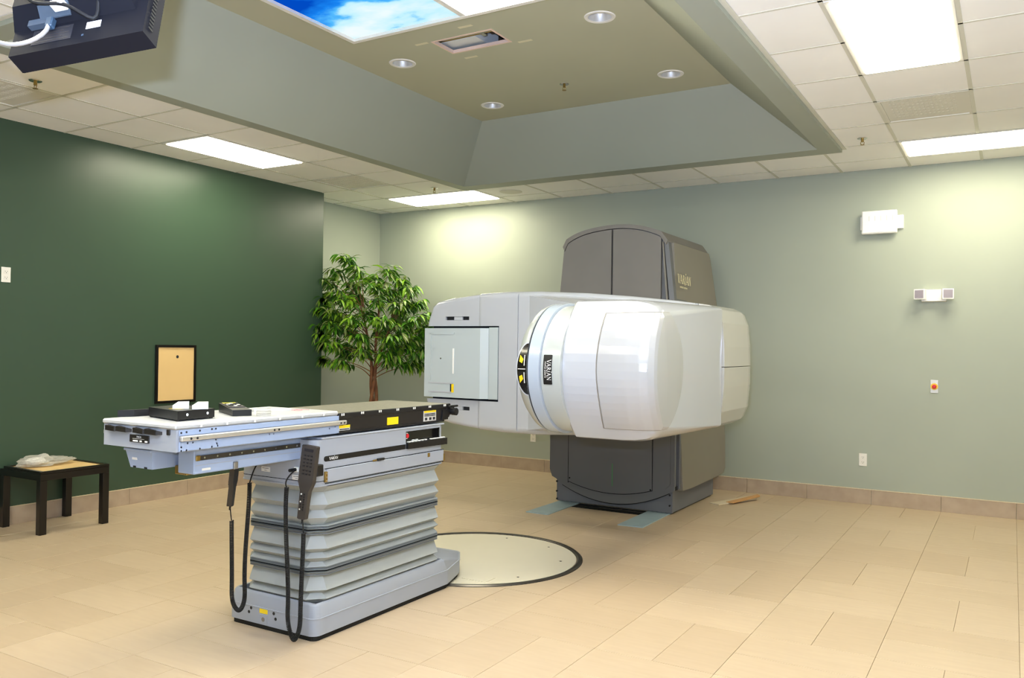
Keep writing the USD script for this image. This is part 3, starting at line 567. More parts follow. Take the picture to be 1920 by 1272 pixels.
part(t, 'sheet', hull([(-2.40, 7.62, .001), (-2.30, 7.58, .001), (-2.08, 8.05, .004), (-2.12, 8.2, .003), (-2.40, 7.62, .007), (-2.3, 7.58, .008), (-2.08, 8.05, .03), (-2.12, 8.2, .028)]), 'plaster', smooth=False)
part(t, 'sheet', hull([(-2.27, 7.70, .012), (-2.2, 7.68, .012), (-2.05, 8.05, .035), (-2.09, 8.12, .034), (-2.27, 7.7, .018), (-2.2, 7.68, .02), (-2.05, 8.05, .05), (-2.09, 8.12, .046)]), 'wood', smooth=False)

# ------------------------------------------------------------------ treatment couch
C = thing('treatment_couch', 'pale blue and grey treatment couch with pleated bellows and a long overhanging top', 'treatment table', (-3.15, 3.5, 0))
def plan(pts, r=0): p = Polygon(pts); return p.buffer(-r).buffer(r) if r else p
base0 = plan([(-3.455, 2.965), (-2.85, 2.965), (-2.85, 4.06), (-2.93, 4.30), (-3.04, 4.46), (-3.27, 4.46), (-3.38, 4.30), (-3.455, 4.06)], .045)
base1 = plan([(-3.445, 2.975), (-2.86, 2.975), (-2.86, 4.04), (-2.95, 4.16), (-3.05, 4.24), (-3.26, 4.24), (-3.36, 4.16), (-3.445, 4.04)], .045)
lay = lambda p, z: np.c_[np.array(p.exterior.coords)[:-1], np.full(len(p.exterior.coords)-1, z)]
part(C, 'base_skirt', prism(base0.buffer(-.012), 'z', 0, .026), 'rubber')
b_ = hull(np.vstack([lay(base0, .026), lay(base0, .108), lay(base1, .165), lay(base1.buffer(-.012), .176)]))
b_ = diff(b_, bx(-3.415, -2.878, 3.0, 4.03, .13, .3)); BASE = part(C, 'base', b_, 'couch_grey', 'pale grey couch base')
part(BASE, 'rib', hull(np.vstack([lay(base0.buffer(.003), .106), lay(base0.buffer(.003), .110), lay(base0.buffer(-.004), .102), lay(base0.buffer(-.004), .114)])), 'couch_grey')
yf = 2.966
part(BASE, 'floor_label', cbx(-3.225, -3.168, yf-.003, yf+.004, .082, .108, .002), 'yellow', 'yellow label'); part(BASE, 'socket_plate', cbx(-3.225, -3.168, yf-.004, yf+.004, .03, .078, .002), 'couch_grey'); part(BASE, 'socket', disc((-3.196, yf-.005, .054), (0, 1, 0), .011, .004, 16), 'steel')
for x, z in ((-3.285, .097), (-3.30, .075), (-3.125, .095), (-3.112, .07)): part(BASE, 'bolt_hole', disc((x, yf-.002, z), (0, 1, 0), .008, .006, 14), 'key')
# bellows: a stack of pleats, each pleat a part
bp = lambda o: Polygon([(-3.375-o, 3.055), (-3.325, 3.005-o), (-2.935, 3.005-o), (-2.882+o, 3.058), (-2.882+o, 3.975), (-2.93, 4.015+o), (-3.33, 4.015+o), (-3.375-o, 3.97)])
def ring_loft(levels):
    rings = [np.c_[np.array(bp(o).exterior.coords)[:-1], np.full(8, z)] for z, o in levels]
    v = np.vstack(rings); k = len(rings); f = []
    if True:
        n0 = 8
        for i in range(k-1):
            for j in range(n0):
                j2 = (j+1) % n0; f += [[i*n0+j, (i+1)*n0+j2, i*n0+j2], [i*n0+j, (i+1)*n0+j, (i+1)*n0+j2]]
        c0, c1 = len(v), len(v)+1; v = np.vstack([v, [[-3.13, 3.5, levels[0][0]]], [[-3.13, 3.5, levels[-1][0]]]])
        for j in range(n0):
            j2 = (j+1) % n0; f += [[c0, j, j2], [c1, (k-1)*n0+j2, (k-1)*n0+j]]
    m = trimesh.Trimesh(v, f, process=False); m.fix_normals(); return m
pi_, po = -.014, .019
z = [(.737, po), (.706, pi_), (.647, po), (.617, pi_), (.583, po), (.545, pi_)]
secs_z = [z, [(.500, pi_+.002), (.433, po), (.411, pi_), (.388, po), (.365, pi_), (.345, po-.004)], [(.302, pi_+.002), (.231, po), (.214, pi_), (.189, po), (.165, pi_)]]
for lv in secs_z:
    for a, b in zip(lv, lv[1:]):
        part(C, 'pleat', ring_loft([a, b]), 'bellows_cloth', smooth=False)
for z0, z1 in ((.545, .500), (.345, .302)):
    zz = np.linspace(z0, z1, 8)
    for k in range(7):
        part(C, 'folded_pleat', ring_loft([(zz[k], .004), ((zz[k]+zz[k+1])/2, .017), (zz[k+1], .004)]), ('bellows_cloth', 'bellows_edge', 'bellows_cloth', 'gap', 'bellows_cloth', 'aluminium', 'bellows_edge')[k], smooth=False)
# upper carriage
ub = plan([(-3.37, 2.955), (-2.86, 2.955), (-2.86, 4.02), (-3.37, 4.02)], .045)
U = diff(prism(ub, 'z', .742, .968), bx(-2.90, -2.8, 3.658, 3.972, .893, .955), bx(-2.875, -2.8, 3.02, 4.1, .824, .826))
U = part(C, 'carriage', U, 'couch_grey', 'pale blue-grey carriage with control panel and drawer')
part(U, 'seam', diff(prism(ub.buffer(.001), 'z', .766, .769), prism(ub.buffer(-.004), 'z', .7, .8), bx(-2.9, -2.8, 3.03, 4.1, .7, .8)), 'gap'); part(U, 'foot_lip', diff(prism(ub.buffer(.004), 'z', .742, .748), prism(ub.buffer(-.02), 'z', .7, .8)), 'couch_grey')
part(U, 'drawer_front', cbx(-2.864, -2.853, 3.035, 4.008, .758, .8225, .003), 'couch_grey'); part(U, 'drawer_gap', bx(-2.8605, -2.857, 3.03, 4.012, .8226, .8262), 'gap', smooth=False); part(U, 'drawer_gap', bx(-2.8605, -2.857, 3.03, 4.012, .752, .7555), 'gap', smooth=False)
part(U, 'hinge', cbx(-2.862, -2.850, 3.022, 3.04, .76, .812, .002), 'brass'); part(U, 'hinge', cbx(-2.862, -2.850, 4.004, 4.016, .755, .80, .002), 'brass')
for zz in (.768, .785, .803): part(U, 'hinge_screw', disc((-2.850, 3.031, zz), (1, 0, 0), .004, .001, 8), 'chrome')
part(U, 'latch', cbx(-2.858, -2.843, 3.408, 3.462, .823, .835, .003), 'black_plastic'); part(U, 'latch', cbx(-2.858, -2.849, 3.375, 3.408, .822, .831, .003), 'brass'); part(U, 'catch', cbx(-2.858, -2.850, 3.85, 3.872, .795, .818, .002), 'brass')
stripe = Polygon([(3.02+.013, .860), (3.655, .860), (3.655, .886), (3.02+.013, .886)]).buffer(.0).union(Point(3.033, .873).buffer(.013))
S = part(U, 'stripe', prism(stripe, 'x', -2.861, -2.858), 'black_plastic', 'black stripe with the maker\'s name')
w, wl = serif_word(.014, .0008); part(S, 'maker_name', place(w, (-2.8582, 3.055, .866), (0, 1, 0), (0, 0, 1)), 'letter_white', smooth=False)
K = part(U, 'control_panel', bx(-2.898, -2.884, 3.658, 3.972, .893, .955), 'black_gloss', 'black control panel with white keys', smooth=False)
part(K, 'panel_side', bx(-2.884, -2.8605, 3.658, 3.661, .893, .955), 'black_gloss', smooth=False); part(K, 'panel_side', bx(-2.884, -2.8605, 3.963, 3.972, .893, .955), 'black_gloss', smooth=False); part(K, 'panel_side', bx(-2.884, -2.8605, 3.658, 3.972, .952, .955), 'black_gloss', smooth=False)
part(K, 'key_shelf', hull([(-2.884, 3.66, .898), (-2.884, 4.03, .898), (-2.845, 3.66, .892), (-2.845, 4.03, .892), (-2.845, 3.66, .860), (-2.845, 4.03, .854), (-2.884, 3.66, .860), (-2.884, 4.03, .854)]), 'black_plastic', smooth=False)
part(K, 'stop_button', disc((-2.882, 3.690, .928), (1, 0, 0), .012, .010, 20), 'red'); part(K, 'button_ring', disc((-2.885, 3.690, .928), (1, 0, 0), .018, .005, 20), 'key_white')
for k in range(6): part(K, 'key', cbx(-2.868, -2.852, 3.675+.03*k, 3.695+.03*k, .893, .899, .002), 'key_white')
for k in range(2): part(K, 'key', cbx(-2.882, -2.872, 3.735+.03*k, 3.757+.03*k, .897, .903, .002), 'key_white')
part(K, 'key_bar', cbx(-2.866, -2.852, 3.88, 4.02, .892, .898, .002), 'key_white')
part(U, 'top_plate', cbx(-3.36, -2.855, 3.0, 4.015, .9685, .978, .003), 'couch_grey')
# tail of the couch top
TZ = 1.10
T = part(C, 'tail_box', hull([(x, y, z) for x, y in ((-3.345, 2.19), (-2.87, 2.19), (-2.87, 3.12), (-3.345, 3.12)) for z in (.988, 1.078)]), 'couch_grey', 'pale grey tail section of the couch top', smooth=False)
part(T, 'tail_lid', cbx(-3.35, -2.865, 2.183, 3.125, 1.079, TZ, .006), 'couch_top'); part(T, 'side_plate', cbx(-2.869, -2.864, 2.20, 3.13, .990, 1.03, .002), 'couch_blue'); part(T, 'side_plate', cbx(-2.869, -2.866, 2.20, 3.13, 1.053, 1.076, .002), 'couch_blue')
part(T, 'side_rail', rbx(-2.866, -2.848, 2.20, 3.17, 1.031, 1.053, .006), 'aluminium', 'satin aluminium side rail'); part(T, 'side_rail', rbx(-3.367, -3.348, 2.20, 3.17, 1.031, 1.053, .006), 'aluminium')
sc_ = [(2.245, 1.041, 1), (2.275, 1.041, 1), (2.265, 1.022, 0), (2.24, 1.022, 0), (2.69, 1.041, 1), (2.717, 1.041, 1), (2.70, 1.022, 0), (2.675, 1.022, 0), (3.125, 1.041, 1), (3.15, 1.041, 1), (3.10, 1.024, 0), (2.21, 1.008, 0), (2.21, .994, 0), (2.235, .994, 0), (2.21, 1.066, 0), (2.235, 1.067, 0), (2.30, 1.068, 0), (2.36, 1.07, 0), (2.38, 1.07, 0), (2.38, 1.024, 0), (2.385, 1.008, 0), (2.36, .996, 0), (2.39, .998, 0), (2.30, .994, 0), (3.06, 1.018, 0)]
for y, zz, on in sc_: part(T, 'screw', disc((-2.849 if on else -2.866, y, zz), (1, 0, 0), .005 if on else .004, .002, 10), 'ink')
for y in (2.304, 2.437, 2.589, 2.735, 2.876, 3.018): part(T, 'clip', [cbx(-2.866, -2.861, y-.016, y+.016, 1.092, 1.1015, .001), cbx(-2.866, -2.861, y-.005, y+.005, 1.082, 1.092, .001)], 'paper_white')
for a, b in ((-3.312, -3.25), (-3.238, -3.172), (-3.125, -3.06), (-3.048, -2.975)):
    part(T, 'end_clip', hull([(a, 2.172, 1.052+.002), (b, 2.172, 1.052), (a, 2.172, 1.074), (b, 2.172, 1.072), (a-.0, 2.19, 1.054), (b+.018, 2.19, 1.054), (a, 2.19, 1.076), (b+.018, 2.19, 1.066)]), 'carbon', smooth=False)
part(T, 'end_socket', cbx(-2.925, -2.906, 2.184, 2.192, 1.055, 1.078, .002), 'carbon')
NP2 = part(T, 'rating_plate', cbx(-3.162, -3.037, 2.185, 2.191, 1.013, 1.044, .001), 'carbon', 'dark rating plate with small print')
w, wl = serif_word(.007, .0008); part(NP2, 'maker_name', place(w, (-3.10-wl/2, 2.1855, 1.033), (1, 0, 0), (0, 0, 1)), 'letter_white', smooth=False)
part(NP2, 'print_line', bx(-3.14, -3.065, 2.1835, 2.186, 1.0275, 1.029), 'label_grey', smooth=False)
for a, b in ((-3.138, -3.105), (-3.094, -3.08), (-3.06, -3.043)): part(NP2, 'number_field', bx(a, b, 2.1835, 2.186, 1.016, 1.0225), 'letter_white', smooth=False)
# carbon section
G = part(C, 'carbon_panel', hull([(x, y, z) for x, y in ((-3.32, 3.126), (-2.873, 3.126), (-2.873, 4.075), (-3.32, 4.075)) for z in (.995, 1.06)]), 'carbon', 'black carbon section of the couch top', smooth=False)
part(G, 'panel_surface', bx(-3.318, -2.872, 3.126, 4.06, 1.0865, 1.0885), 'carbon_top', 'worn olive-grey table surface', smooth=False)
part(G, 'edge_rail', rbx(-2.885, -2.866, 3.126, 4.07, 1.06, 1.0875, .005), 'black_plastic'); part(G, 'edge_rail', rbx(-3.325, -3.306, 3.126, 4.07, 1.06, 1.0875, .005), 'black_plastic'); part(G, 'infill', bx(-3.307, -2.884, 3.126, 4.07, 1.06, 1.0865), 'black_plastic', smooth=False); part(G, 'end_bar', rbx(-3.322, -2.868, 4.055, 4.095, 1.05, 1.088, .006), 'black_plastic')
part(G, 'bottom_rail', cbx(-3.31, -2.866, 3.126, 4.03, .985, .996, .003), 'black_plastic')
for y in (3.156, 3.303, 3.443, 3.59, 3.737, 3.882, 4.029):
    for d in (-.007, .007): part(G, 'clip', cbx(-2.867, -2.8635, y+d-.004, y+d+.004, 1.074, 1.086, .001), 'paper_white')
def on_side(y0, y1, z0, z1, sk=0., t=.0015, x=-2.873): return hull([(x+tt, y, z+sk*(y-y0)) for y in (y0, y1) for z in (z0, z1) for tt in (-.001, t)])
part(G, 'note', on_side(3.51, 3.605, 1.001, 1.041), 'sticky', 'bright yellow paper note', smooth=False); 
W = part(G, 'warning_label', on_side(3.832, 3.952, .997, 1.057), 'label_grey', 'warning label, yellow over grey', smooth=False)
part(W, 'yellow_band', on_side(3.836, 3.95, 1.046, 1.057, t=.0022), 'yellow', smooth=False)
for k in range(3): part(W, 'print_line', on_side(3.84, 3.945, 1.037-.006*k, 1.041-.006*k, t=.0022), 'ink', smooth=False)
for a in (3.845, 3.885, 3.92): part(W, 'print_block', on_side(a, a+.022, 1.003, 1.018, t=.0022), 'ink', smooth=False)
W2 = part(G, 'warning_label', on_side(3.135, 3.216, 1.0, 1.026), 'label_grey', 'small warning label beside the side rail', smooth=False); part(W2, 'yellow_band', on_side(3.135, 3.216, 1.012, 1.026, t=.0022), 'yellow', smooth=False); part(W2, 'print_line', on_side(3.14, 3.21, 1.003, 1.008, t=.0022), 'ink', smooth=False)
part(G, 'end_bracket', hull([(-2.885, 4.0, .995), (-2.862, 4.0, .992), (-2.885, 4.07, 1.0), (-2.862, 4.07, 1.01), (-2.885, 4.09, 1.05), (-2.862, 4.09, 1.05), (-2.885, 4.01, 1.055), (-2.862, 4.01, 1.055)]), 'black_plastic', smooth=False); part(G, 'end_knob', cyl((-2.87, 4.10, 1.04), (-2.83, 4.10, 1.04), .022, 16), 'black_plastic'); part(G, 'end_lever', cbx(-2.865, -2.85, 4.06, 4.15, 1.066, 1.078, .004), 'black_plastic'); part(G, 'lever_print', bx(-2.8605, -2.8595, 4.085, 4.092, 1.02, 1.05), 'label_grey', smooth=False)
# longitudinal beam and motor under the tail
B = part(C, 'slide_beam', diff(cbx(-3.06, -2.955, 2.345, 3.1, .872, .985, .004), bx(-2.96, -2.9, 2.355, 3.2, .929, .956)), 'couch_blue', 'blue slide beam under the tail')
part(B, 'slide_rail', bx(-2.962, -2.952, 2.36, 2.955, .931, .950), 'rail_dark', 'dark steel slide rail with bright bolts', smooth=False)
for k in range(9): part(B, 'rail_bolt', disc((-2.952, 2.395+.067*k, .9405), (1, 0, 0), .0045, .002, 10), 'chrome')
part(B, 'stop_block', cbx(-2.962, -2.949, 2.352, 2.375, .929, .952, .003), 'brass'); part(B, 'beam_groove', bx(-2.956, -2.9545, 2.35, 2.96, .908, .911), 'couch_grey', smooth=False); part(B, 'bracket', cbx(-2.957, -2.945, 2.55, 2.572, .872, .905, .002), 'steel'); part(B, 'label_tag', cbx(-2.957, -2.9535, 2.385, 2.43, .885, .895, .001), 'paper_white')
part(C, 'slide_beam', cbx(-3.34, -3.235, 2.52, 3.1, .872, .985, .004), 'couch_blue')
MB = part(C, 'motor_cover', hull([(x, y, .972) for x, y in ((-3.262, 2.235), (-3.09, 2.24), (-3.09, 2.42), (-3.262, 2.42))] + [(x, y, .893) for x, y in ((-3.245, 2.25), (-3.10, 2.25), (-3.10, 2.415), (-3.245, 2.415))]), 'couch_blue', 'blue motor cover under the tail end')
part(MB, 'cover_lip', cbx(-3.268, -3.086, 2.23, 2.42, .966, .976, .002), 'couch_blue'); part(MB, 'label_tag', bx(-3.222, -3.19, 2.240, 2.247, .928, .938), 'paper_white', smooth=False)
for a in (-3.225, -3.15): part(MB, 'vent_slot', bx(a, a+.018, 2.2475, 2.252, .893, .901), 'gap', smooth=False)
part(C, 'gear_mount', cbx(-3.10, -3.02, 2.36, 2.56, .862, .90, .003), 'brass')
# sockets on the carriage front
for x, zz in ((-3.185, .845), (-2.972, .822)):
    SO = part(C, 'socket', disc((x, 2.953, zz), (0, 1, 0), .024, .006, 24), 'couch_grey'); part(SO, 'socket_insert', cbx(x-.013, x+.013, 2.944, 2.955, zz-.012, zz+.012, .002), 'key_white'); part(SO, 'socket_label', cbx(x-.03, x+.03, 2.9525, 2.956, zz-.052, zz-.028, .001), 'paper_white')
    part(SO, 'label_print', [bx(x-.022, x+.022, 2.9518, 2.953, zz-.036, zz-.034), bx(x-.008, x+.008, 2.9518, 2.953, zz-.046, zz-.044)], 'ink', smooth=False)
HK = part(C, 'pendant_hook', cbx(-2.862, -2.825, 2.94, 2.985, .80, .855, .004), 'black_plastic', 'black pendant hook on the carriage corner'); part(C, 'pendant_hook', cbx(-3.275, -3.235, 2.80, 2.84, .855, .872, .003), 'black_plastic')

# hand pendants on coiled cords
def coil(path, turns, r=.0085, wire=.0026):
    n = turns*9; P = spline(path, n); Tn = np.gradient(P, axis=0); Tn /= np.linalg.norm(Tn, axis=1, keepdims=True)
    N = V(0, 1, 0); out = []
    for i in range(n):
        N = N - Tn[i]*np.dot(N, Tn[i]); N /= np.linalg.norm(N); Bn = np.cross(Tn[i], N); a = 2*math.pi*i/9
        out.append(P[i] + r*(math.cos(a)*N + math.sin(a)*Bn))
    return tube(out, wire, 5)
def pendant(top, bot, rt, fr, hw, label):
    """top and bottom centre, right and front unit vectors: wide head with keys tapering to a grip"""
    top, bot, rt, fr = (np.array(a, float) for a in (top, bot, rt, fr)); dn = bot-top; Ln = np.linalg.norm(dn); dn /= Ln
    t = thing('hand_pendant', label, 'hand control', bot, 'pendants on coiled cords')
    at = lambda u, s, w: top + rt*u + dn*s + fr*w
    hd = Polygon([(-hw, .004), (-hw+.004, 0), (hw-.004, 0), (hw, .004), (hw, .55*Ln*.9), (.58*hw, .62*Ln), (.52*hw, Ln-.004), (.4*hw, Ln), (-.4*hw, Ln), (-.52*hw, Ln-.004), (-.58*hw, .62*Ln), (-hw, .50*Ln)])
    m = trimesh.creation.extrude_polygon(hd, .026, engine='earcut'); v = m.vertices.copy(); m.vertices = top + np.outer(v[:, 0], rt) + np.outer(v[:, 1], dn) + np.outer(v[:, 2]-.013, fr); m.fix_normals()
    part(t, 'body', m, 'handset')
    blk = lambda u, s, a, b, w: hull([at(u+i*a, s+j*b, k) for i in (-1, 1) for j in (-1, 1) for k in (.0125, w)])
    part(t, 'display', blk(0, .022, .6*hw, .007, .0145), 'key')
    for r_ in range(6):
        for c_ in (-1, 0, 1): part(t, 'key', blk(c_*.45*hw, .048+.0165*r_+(.004 if r_ > 3 else 0), .0055, .0032, .0155), 'key')
    for r_ in range(7):
        part(t, 'side_key', blk(-.30*hw, .66*Ln + .012*r_, .003, .003, .016), 'key_white' if r_ % 3 == 0 else 'key'); part(t, 'side_key', blk(.1*hw, .66*Ln + .012*r_, .0035, .0035, .016), 'key')
    part(t, 'strain_relief', cyl(bot-dn*.004, bot+dn*.02, .006, 10, .0035), 'rubber')
    return t, dn
p2, dn = pendant((-2.832, 2.905, .952), (-2.862, 2.885, .606), (.97, .1, -.08), (.1, -.99, .05), .043, 'hand pendant with many keys hanging on the couch corner')
b0 = V(-2.862, 2.885, .606)
part(p2, 'lead', tube(spline([b0, b0+V(.004, 0, -.03), b0+V(.008, .0, -.065)], 10), .003, 6), 'rubber')
part(p2, 'coiled_cord', coil([b0+V(.008, 0, -.065), (-2.858, 2.885, .40), (-2.866, 2.885, .16), (-2.88, 2.885, .065), (-2.905, 2.885, .032), (-2.932, 2.885, .065), (-2.948, 2.885, .18), (-2.962, 2.885, .45), (-2.968, 2.885, .745)], 190, .0085, .003), 'rubber')
part(p2, 'cord_tail', tube(spline([(-2.968, 2.885, .745), (-2.966, 2.89, .79), (-2.955, 2.915, .818), (-2.972, 2.945, .822)], 14), .0035, 6), 'rubber'); part(p2, 'plug', cyl((-2.972, 2.905, .822), (-2.972, 2.947, .822), .008, 10), 'rubber')
p1, dn = pendant((-3.247, 2.82, .875), (-3.283, 2.82, .632), (.35, -.93, -.08), (-.93, -.36, .02), .022, 'narrow hand pendant hanging under the left of the couch')
b1 = V(-3.283, 2.82, .632)
part(p1, 'lead', tube(spline([b1, b1+V(.004, 0, -.03), b1+V(.012, .0, -.07)], 10), .0028, 6), 'rubber')
part(p1, 'coiled_cord', coil([b1+V(.012, 0, -.07), (-3.266, 2.82, .40), (-3.262, 2.82, .23), (-3.245, 2.82, .155), (-3.212, 2.82, .135), (-3.182, 2.82, .165), (-3.172, 2.82, .26), (-3.165, 2.82, .5), (-3.160, 2.83, .755)], 165, .0085, .003), 'rubber')
part(p1, 'cord_tail', tube(spline([(-3.160, 2.83, .755), (-3.172, 2.86, .80), (-3.18, 2.90, .84), (-3.185, 2.945, .845)], 14), .0035, 6), 'rubber'); part(p1, 'plug', cyl((-3.185, 2.90, .845), (-3.185, 2.947, .845), .008, 10), 'rubber')

# things lying on the tail
t = thing('black_case', 'flat black box with two white screws on the couch tail', 'box', (-3.13, 2.37, TZ))
cy_ = [(-3.262, 2.345), (-2.975, 2.275), (-2.99, 2.475), (-3.285, 2.53)]
part(t, 'body', hull([(x, y, z) for x, y in cy_ for z in (TZ+.006, TZ+.044)]), 'black_plastic', smooth=False)
for x, y in cy_: part(t, 'foot', cyl((x*.9-.313, y*.9+.24, TZ+.002), (x*.9-.313, y*.9+.24, TZ+.008), .008, 10), 'rubber')
for s in (.25, .8): p_ = np.array([*cy_[1], 0])*(1-s)+np.array([*cy_[2], 0])*s; part(t, 'screw', disc((p_[0], p_[1], TZ+.026), (1, .1, 0), .006, .002, 10), 'letter_white')
part(t, 'yellow_sticker', bx(-3.12, -3.06, 2.34, 2.38, TZ+.0435, TZ+.0447), 'yellow', smooth=False)
def wedge(x, y, a, lb):
    ca, sa = math.cos(a), math.sin(a); P = [(-.033, -.018, 0), (.033, -.018, 0), (.033, .018, 0), (-.033, .018, 0), (-.033, -.018, .014), (-.033, .018, .014), (-.01, -.016, .03), (-.01, .016, .03), (.033, -.016, .03), (.033, .016, .03)]
    solo('white_wedge', hull([(x+p*ca-q*sa, y+p*sa+q*ca, TZ+.044+r) for p, q, r in P]), 'paper_white', lb, 'plastic part', 'white wedges', smooth=False)
wedge(-3.085, 2.375, .9, 'small white plastic wedge on the black box, the left one of two'); wedge(-3.01, 2.415, .9, 'small white plastic wedge on the black box, the right one of two')
t = thing('handset', 'slim black handset lying behind the black box', 'hand control', (-3.30, 2.40, TZ))
hp_ = lambda a, b, w, h, z0=TZ: hull([p+V(0, 0, z) for p in (V(*a, 0)+V(-w*.5, -w*.8, 0), V(*a, 0)+V(w*.5, w*.8, 0), V(*b, 0)+V(-w*.5, -w*.8, 0), V(*b, 0)+V(w*.5, w*.8, 0)) for z in (z0+.001, z0+h)])
part(t, 'body', hp_((-3.335, 2.285), (-3.30, 2.60), .035, .03), 'rubber', smooth=False)
for k in range(4): part(t, 'key', cyl((-3.305, 2.51+.03*k, TZ+.03), (-3.305, 2.51+.03*k, TZ+.037), .007, 8), 'key')
t = thing('handset', 'wide black and grey handset with number keys on the couch tail', 'hand control', (-3.12, 2.72, TZ))
a_, b_ = V(-3.24, 2.76, 0), V(-2.985, 2.625, 0); d_ = (b_-a_)/np.linalg.norm(b_-a_); q_ = V(-d_[1], d_[0], 0)
hs = lambda s0, s1, w, z0, z1, z2: hull([a_+d_*s+q_*ww+V(0, 0, z) for s, zt in ((s0, z1), (s1, z2)) for ww in (-w, w) for z in (z0, zt)])
part(t, 'body', hs(0, .285, .042, TZ+.001, TZ+.042, TZ+.028), 'black_plastic', smooth=False); part(t, 'face', hs(.005, .19, .036, TZ+.03, TZ+.0435, TZ+.0365), 'handset', smooth=False)
for r_ in range(4):
    for c_ in (-1, 0, 1): p_ = a_+d_*(.06+.03*r_)+q_*(.02*c_); part(t, 'key', cyl(p_+V(0, 0, TZ+.03), p_+V(0, 0, TZ+.0445-.0012*r_), .008, 8), 'key_white' if (r_+c_) % 3 == 0 else 'key')
part(t, 'yellow_band', hs(.01, .035, .03, TZ+.04, TZ+.0445, TZ+.0435), 'yellow', smooth=False)
t = thing('tape_roll', 'clear stack of tape rolls on the couch tail', 'tape roll', (-2.93, 2.70, TZ))
for k in range(3): part(t, 'roll', lathe([(.018, TZ+.0005+.012*k), (.032, TZ+.0005+.012*k), (.033, TZ+.010+.012*k), (.018, TZ+.0105+.012*k), (.018, TZ+.0005+.012*k)], (-2.93, 2.70, 0), n=28), 'clear_plastic')
solo('paper_strip', hull([(-3.19, 2.86, TZ+.001), (-3.15, 2.84, TZ+.001), (-3.05, 2.99, TZ+.001), (-3.09, 3.01, TZ+.001), (-3.19, 2.86, TZ+.014), (-3.15, 2.84, TZ+.014), (-3.05, 2.99, TZ+.006), (-3.09, 3.01, TZ+.008)]), 'paper_white', 'white folded paper strip on the couch tail by the table surface', 'paper', smooth=False)
solo('red_thread', tube(spline([(-3.05, 3.00, TZ+.002), (-3.02, 3.03, TZ+.004), (-3.0, 3.0, TZ+.003), (-3.03, 2.98, TZ+.004), (-3.0, 3.06, TZ+.003)], 24), .001, 5), 'pink', 'loop of pink thread beside the white paper strip', 'thread')

# ------------------------------------------------------------------ side table and frames
t = thing('side_table', 'square black side table against the dark green wall', 'side table', (-6.385, 3.76, 0))
tx0, tx1, ty0, ty1 = -6.645, -6.10, 3.50, 4.045
part(t, 'tabletop', cbx(tx0, tx1, ty0, ty1, .398, .448, .002), 'lack')
for x in (tx0, tx1-.052):
    for y in (ty0, ty1-.052): part(t, 'leg', cbx(x, x+.052, y, y+.052, 0, .398, .002), 'lack')
def frame(t, mk, m_back='kraft'):
    """mk(u,v,w) -> world; 0.43 x 0.53 with its backing board outward"""
    W_, H_, b_, th = .432, .533, .022, .018
    def slab_(u0, u1, v0, v1, w0, w1): return hull([mk(u, v, w) for u in (u0, u1) for v in (v0, v1) for w in (w0, w1)])
    for a in ((0, b_, 0, H_), (W_-b_, W_, 0, H_), (b_, W_-b_, 0, b_), (b_, W_-b_, H_-b_, H_)): part(t, 'frame_side', slab_(*a, 0, th), 'lack', smooth=False)
    part(t, 'backing_board', slab_(b_, W_-b_, b_, H_-b_, .002, .010), m_back, smooth=False)
    c = [mk(.228+.014*math.cos(a)*.9, .425+.014*math.sin(a), w) for a in np.linspace(0, 6.283, 14) for w in (.009, .0125)]
    part(t, 'hanger', hull(c), 'ink')
t = thing('picture_frame', 'black frame hung back to front on the green wall showing brown backing', 'picture frame', (WX, 5.06, .872), 'black picture frames')
frame(t, lambda u, v, w: V(WX+.004+w, 4.842+u, .872+v))
t = thing('picture_frame', 'black frame lying face down on the side table showing tan backing', 'picture frame', (-6.35, 3.78, .449), 'black picture frames')
frame(t, lambda u, v, w: V(-6.075-v*.97-.02, 3.50+u*1.25+v*.02, .4495+w))
# crumpled plastic bag
bm = trimesh.creation.icosphere(4); v = bm.vertices.copy()
d = meshkit.fbm(v*2.2+5, 4, seed=3)-.5; ridge = np.abs(meshkit.fbm(v*4+1, 3, seed=9)-.5)
v *= (1+.55*d+.5*ridge)[:, None]; v *= V(.085, .21, .048); v[:, 2] *= np.where(v[:, 1] > 0, .62, 1.1); v[:, 2] = np.maximum(v[:, 2], -.028); bm.vertices = v - [0, 0, v[:, 2].min()] + V(-6.44, 3.735, .468)
t = thing('plastic_bag', 'crumpled clear plastic bag lying on the side table', 'plastic bag', (-6.44, 3.735, .468))
part(t, 'film', bm, 'clear_plastic', smooth=25)
core_ = trimesh.creation.icosphere(3); v = core_.vertices.copy(); v *= (1+.5*(meshkit.fbm(v*2.5, 3, seed=4)-.5))[:, None]; v *= V(.05, .075, .03); core_.vertices = v + V(-6.44, 3.655, .502)
part(t, 'folded_wrap', core_, 'paper_white', 'white wrapping inside the bag')

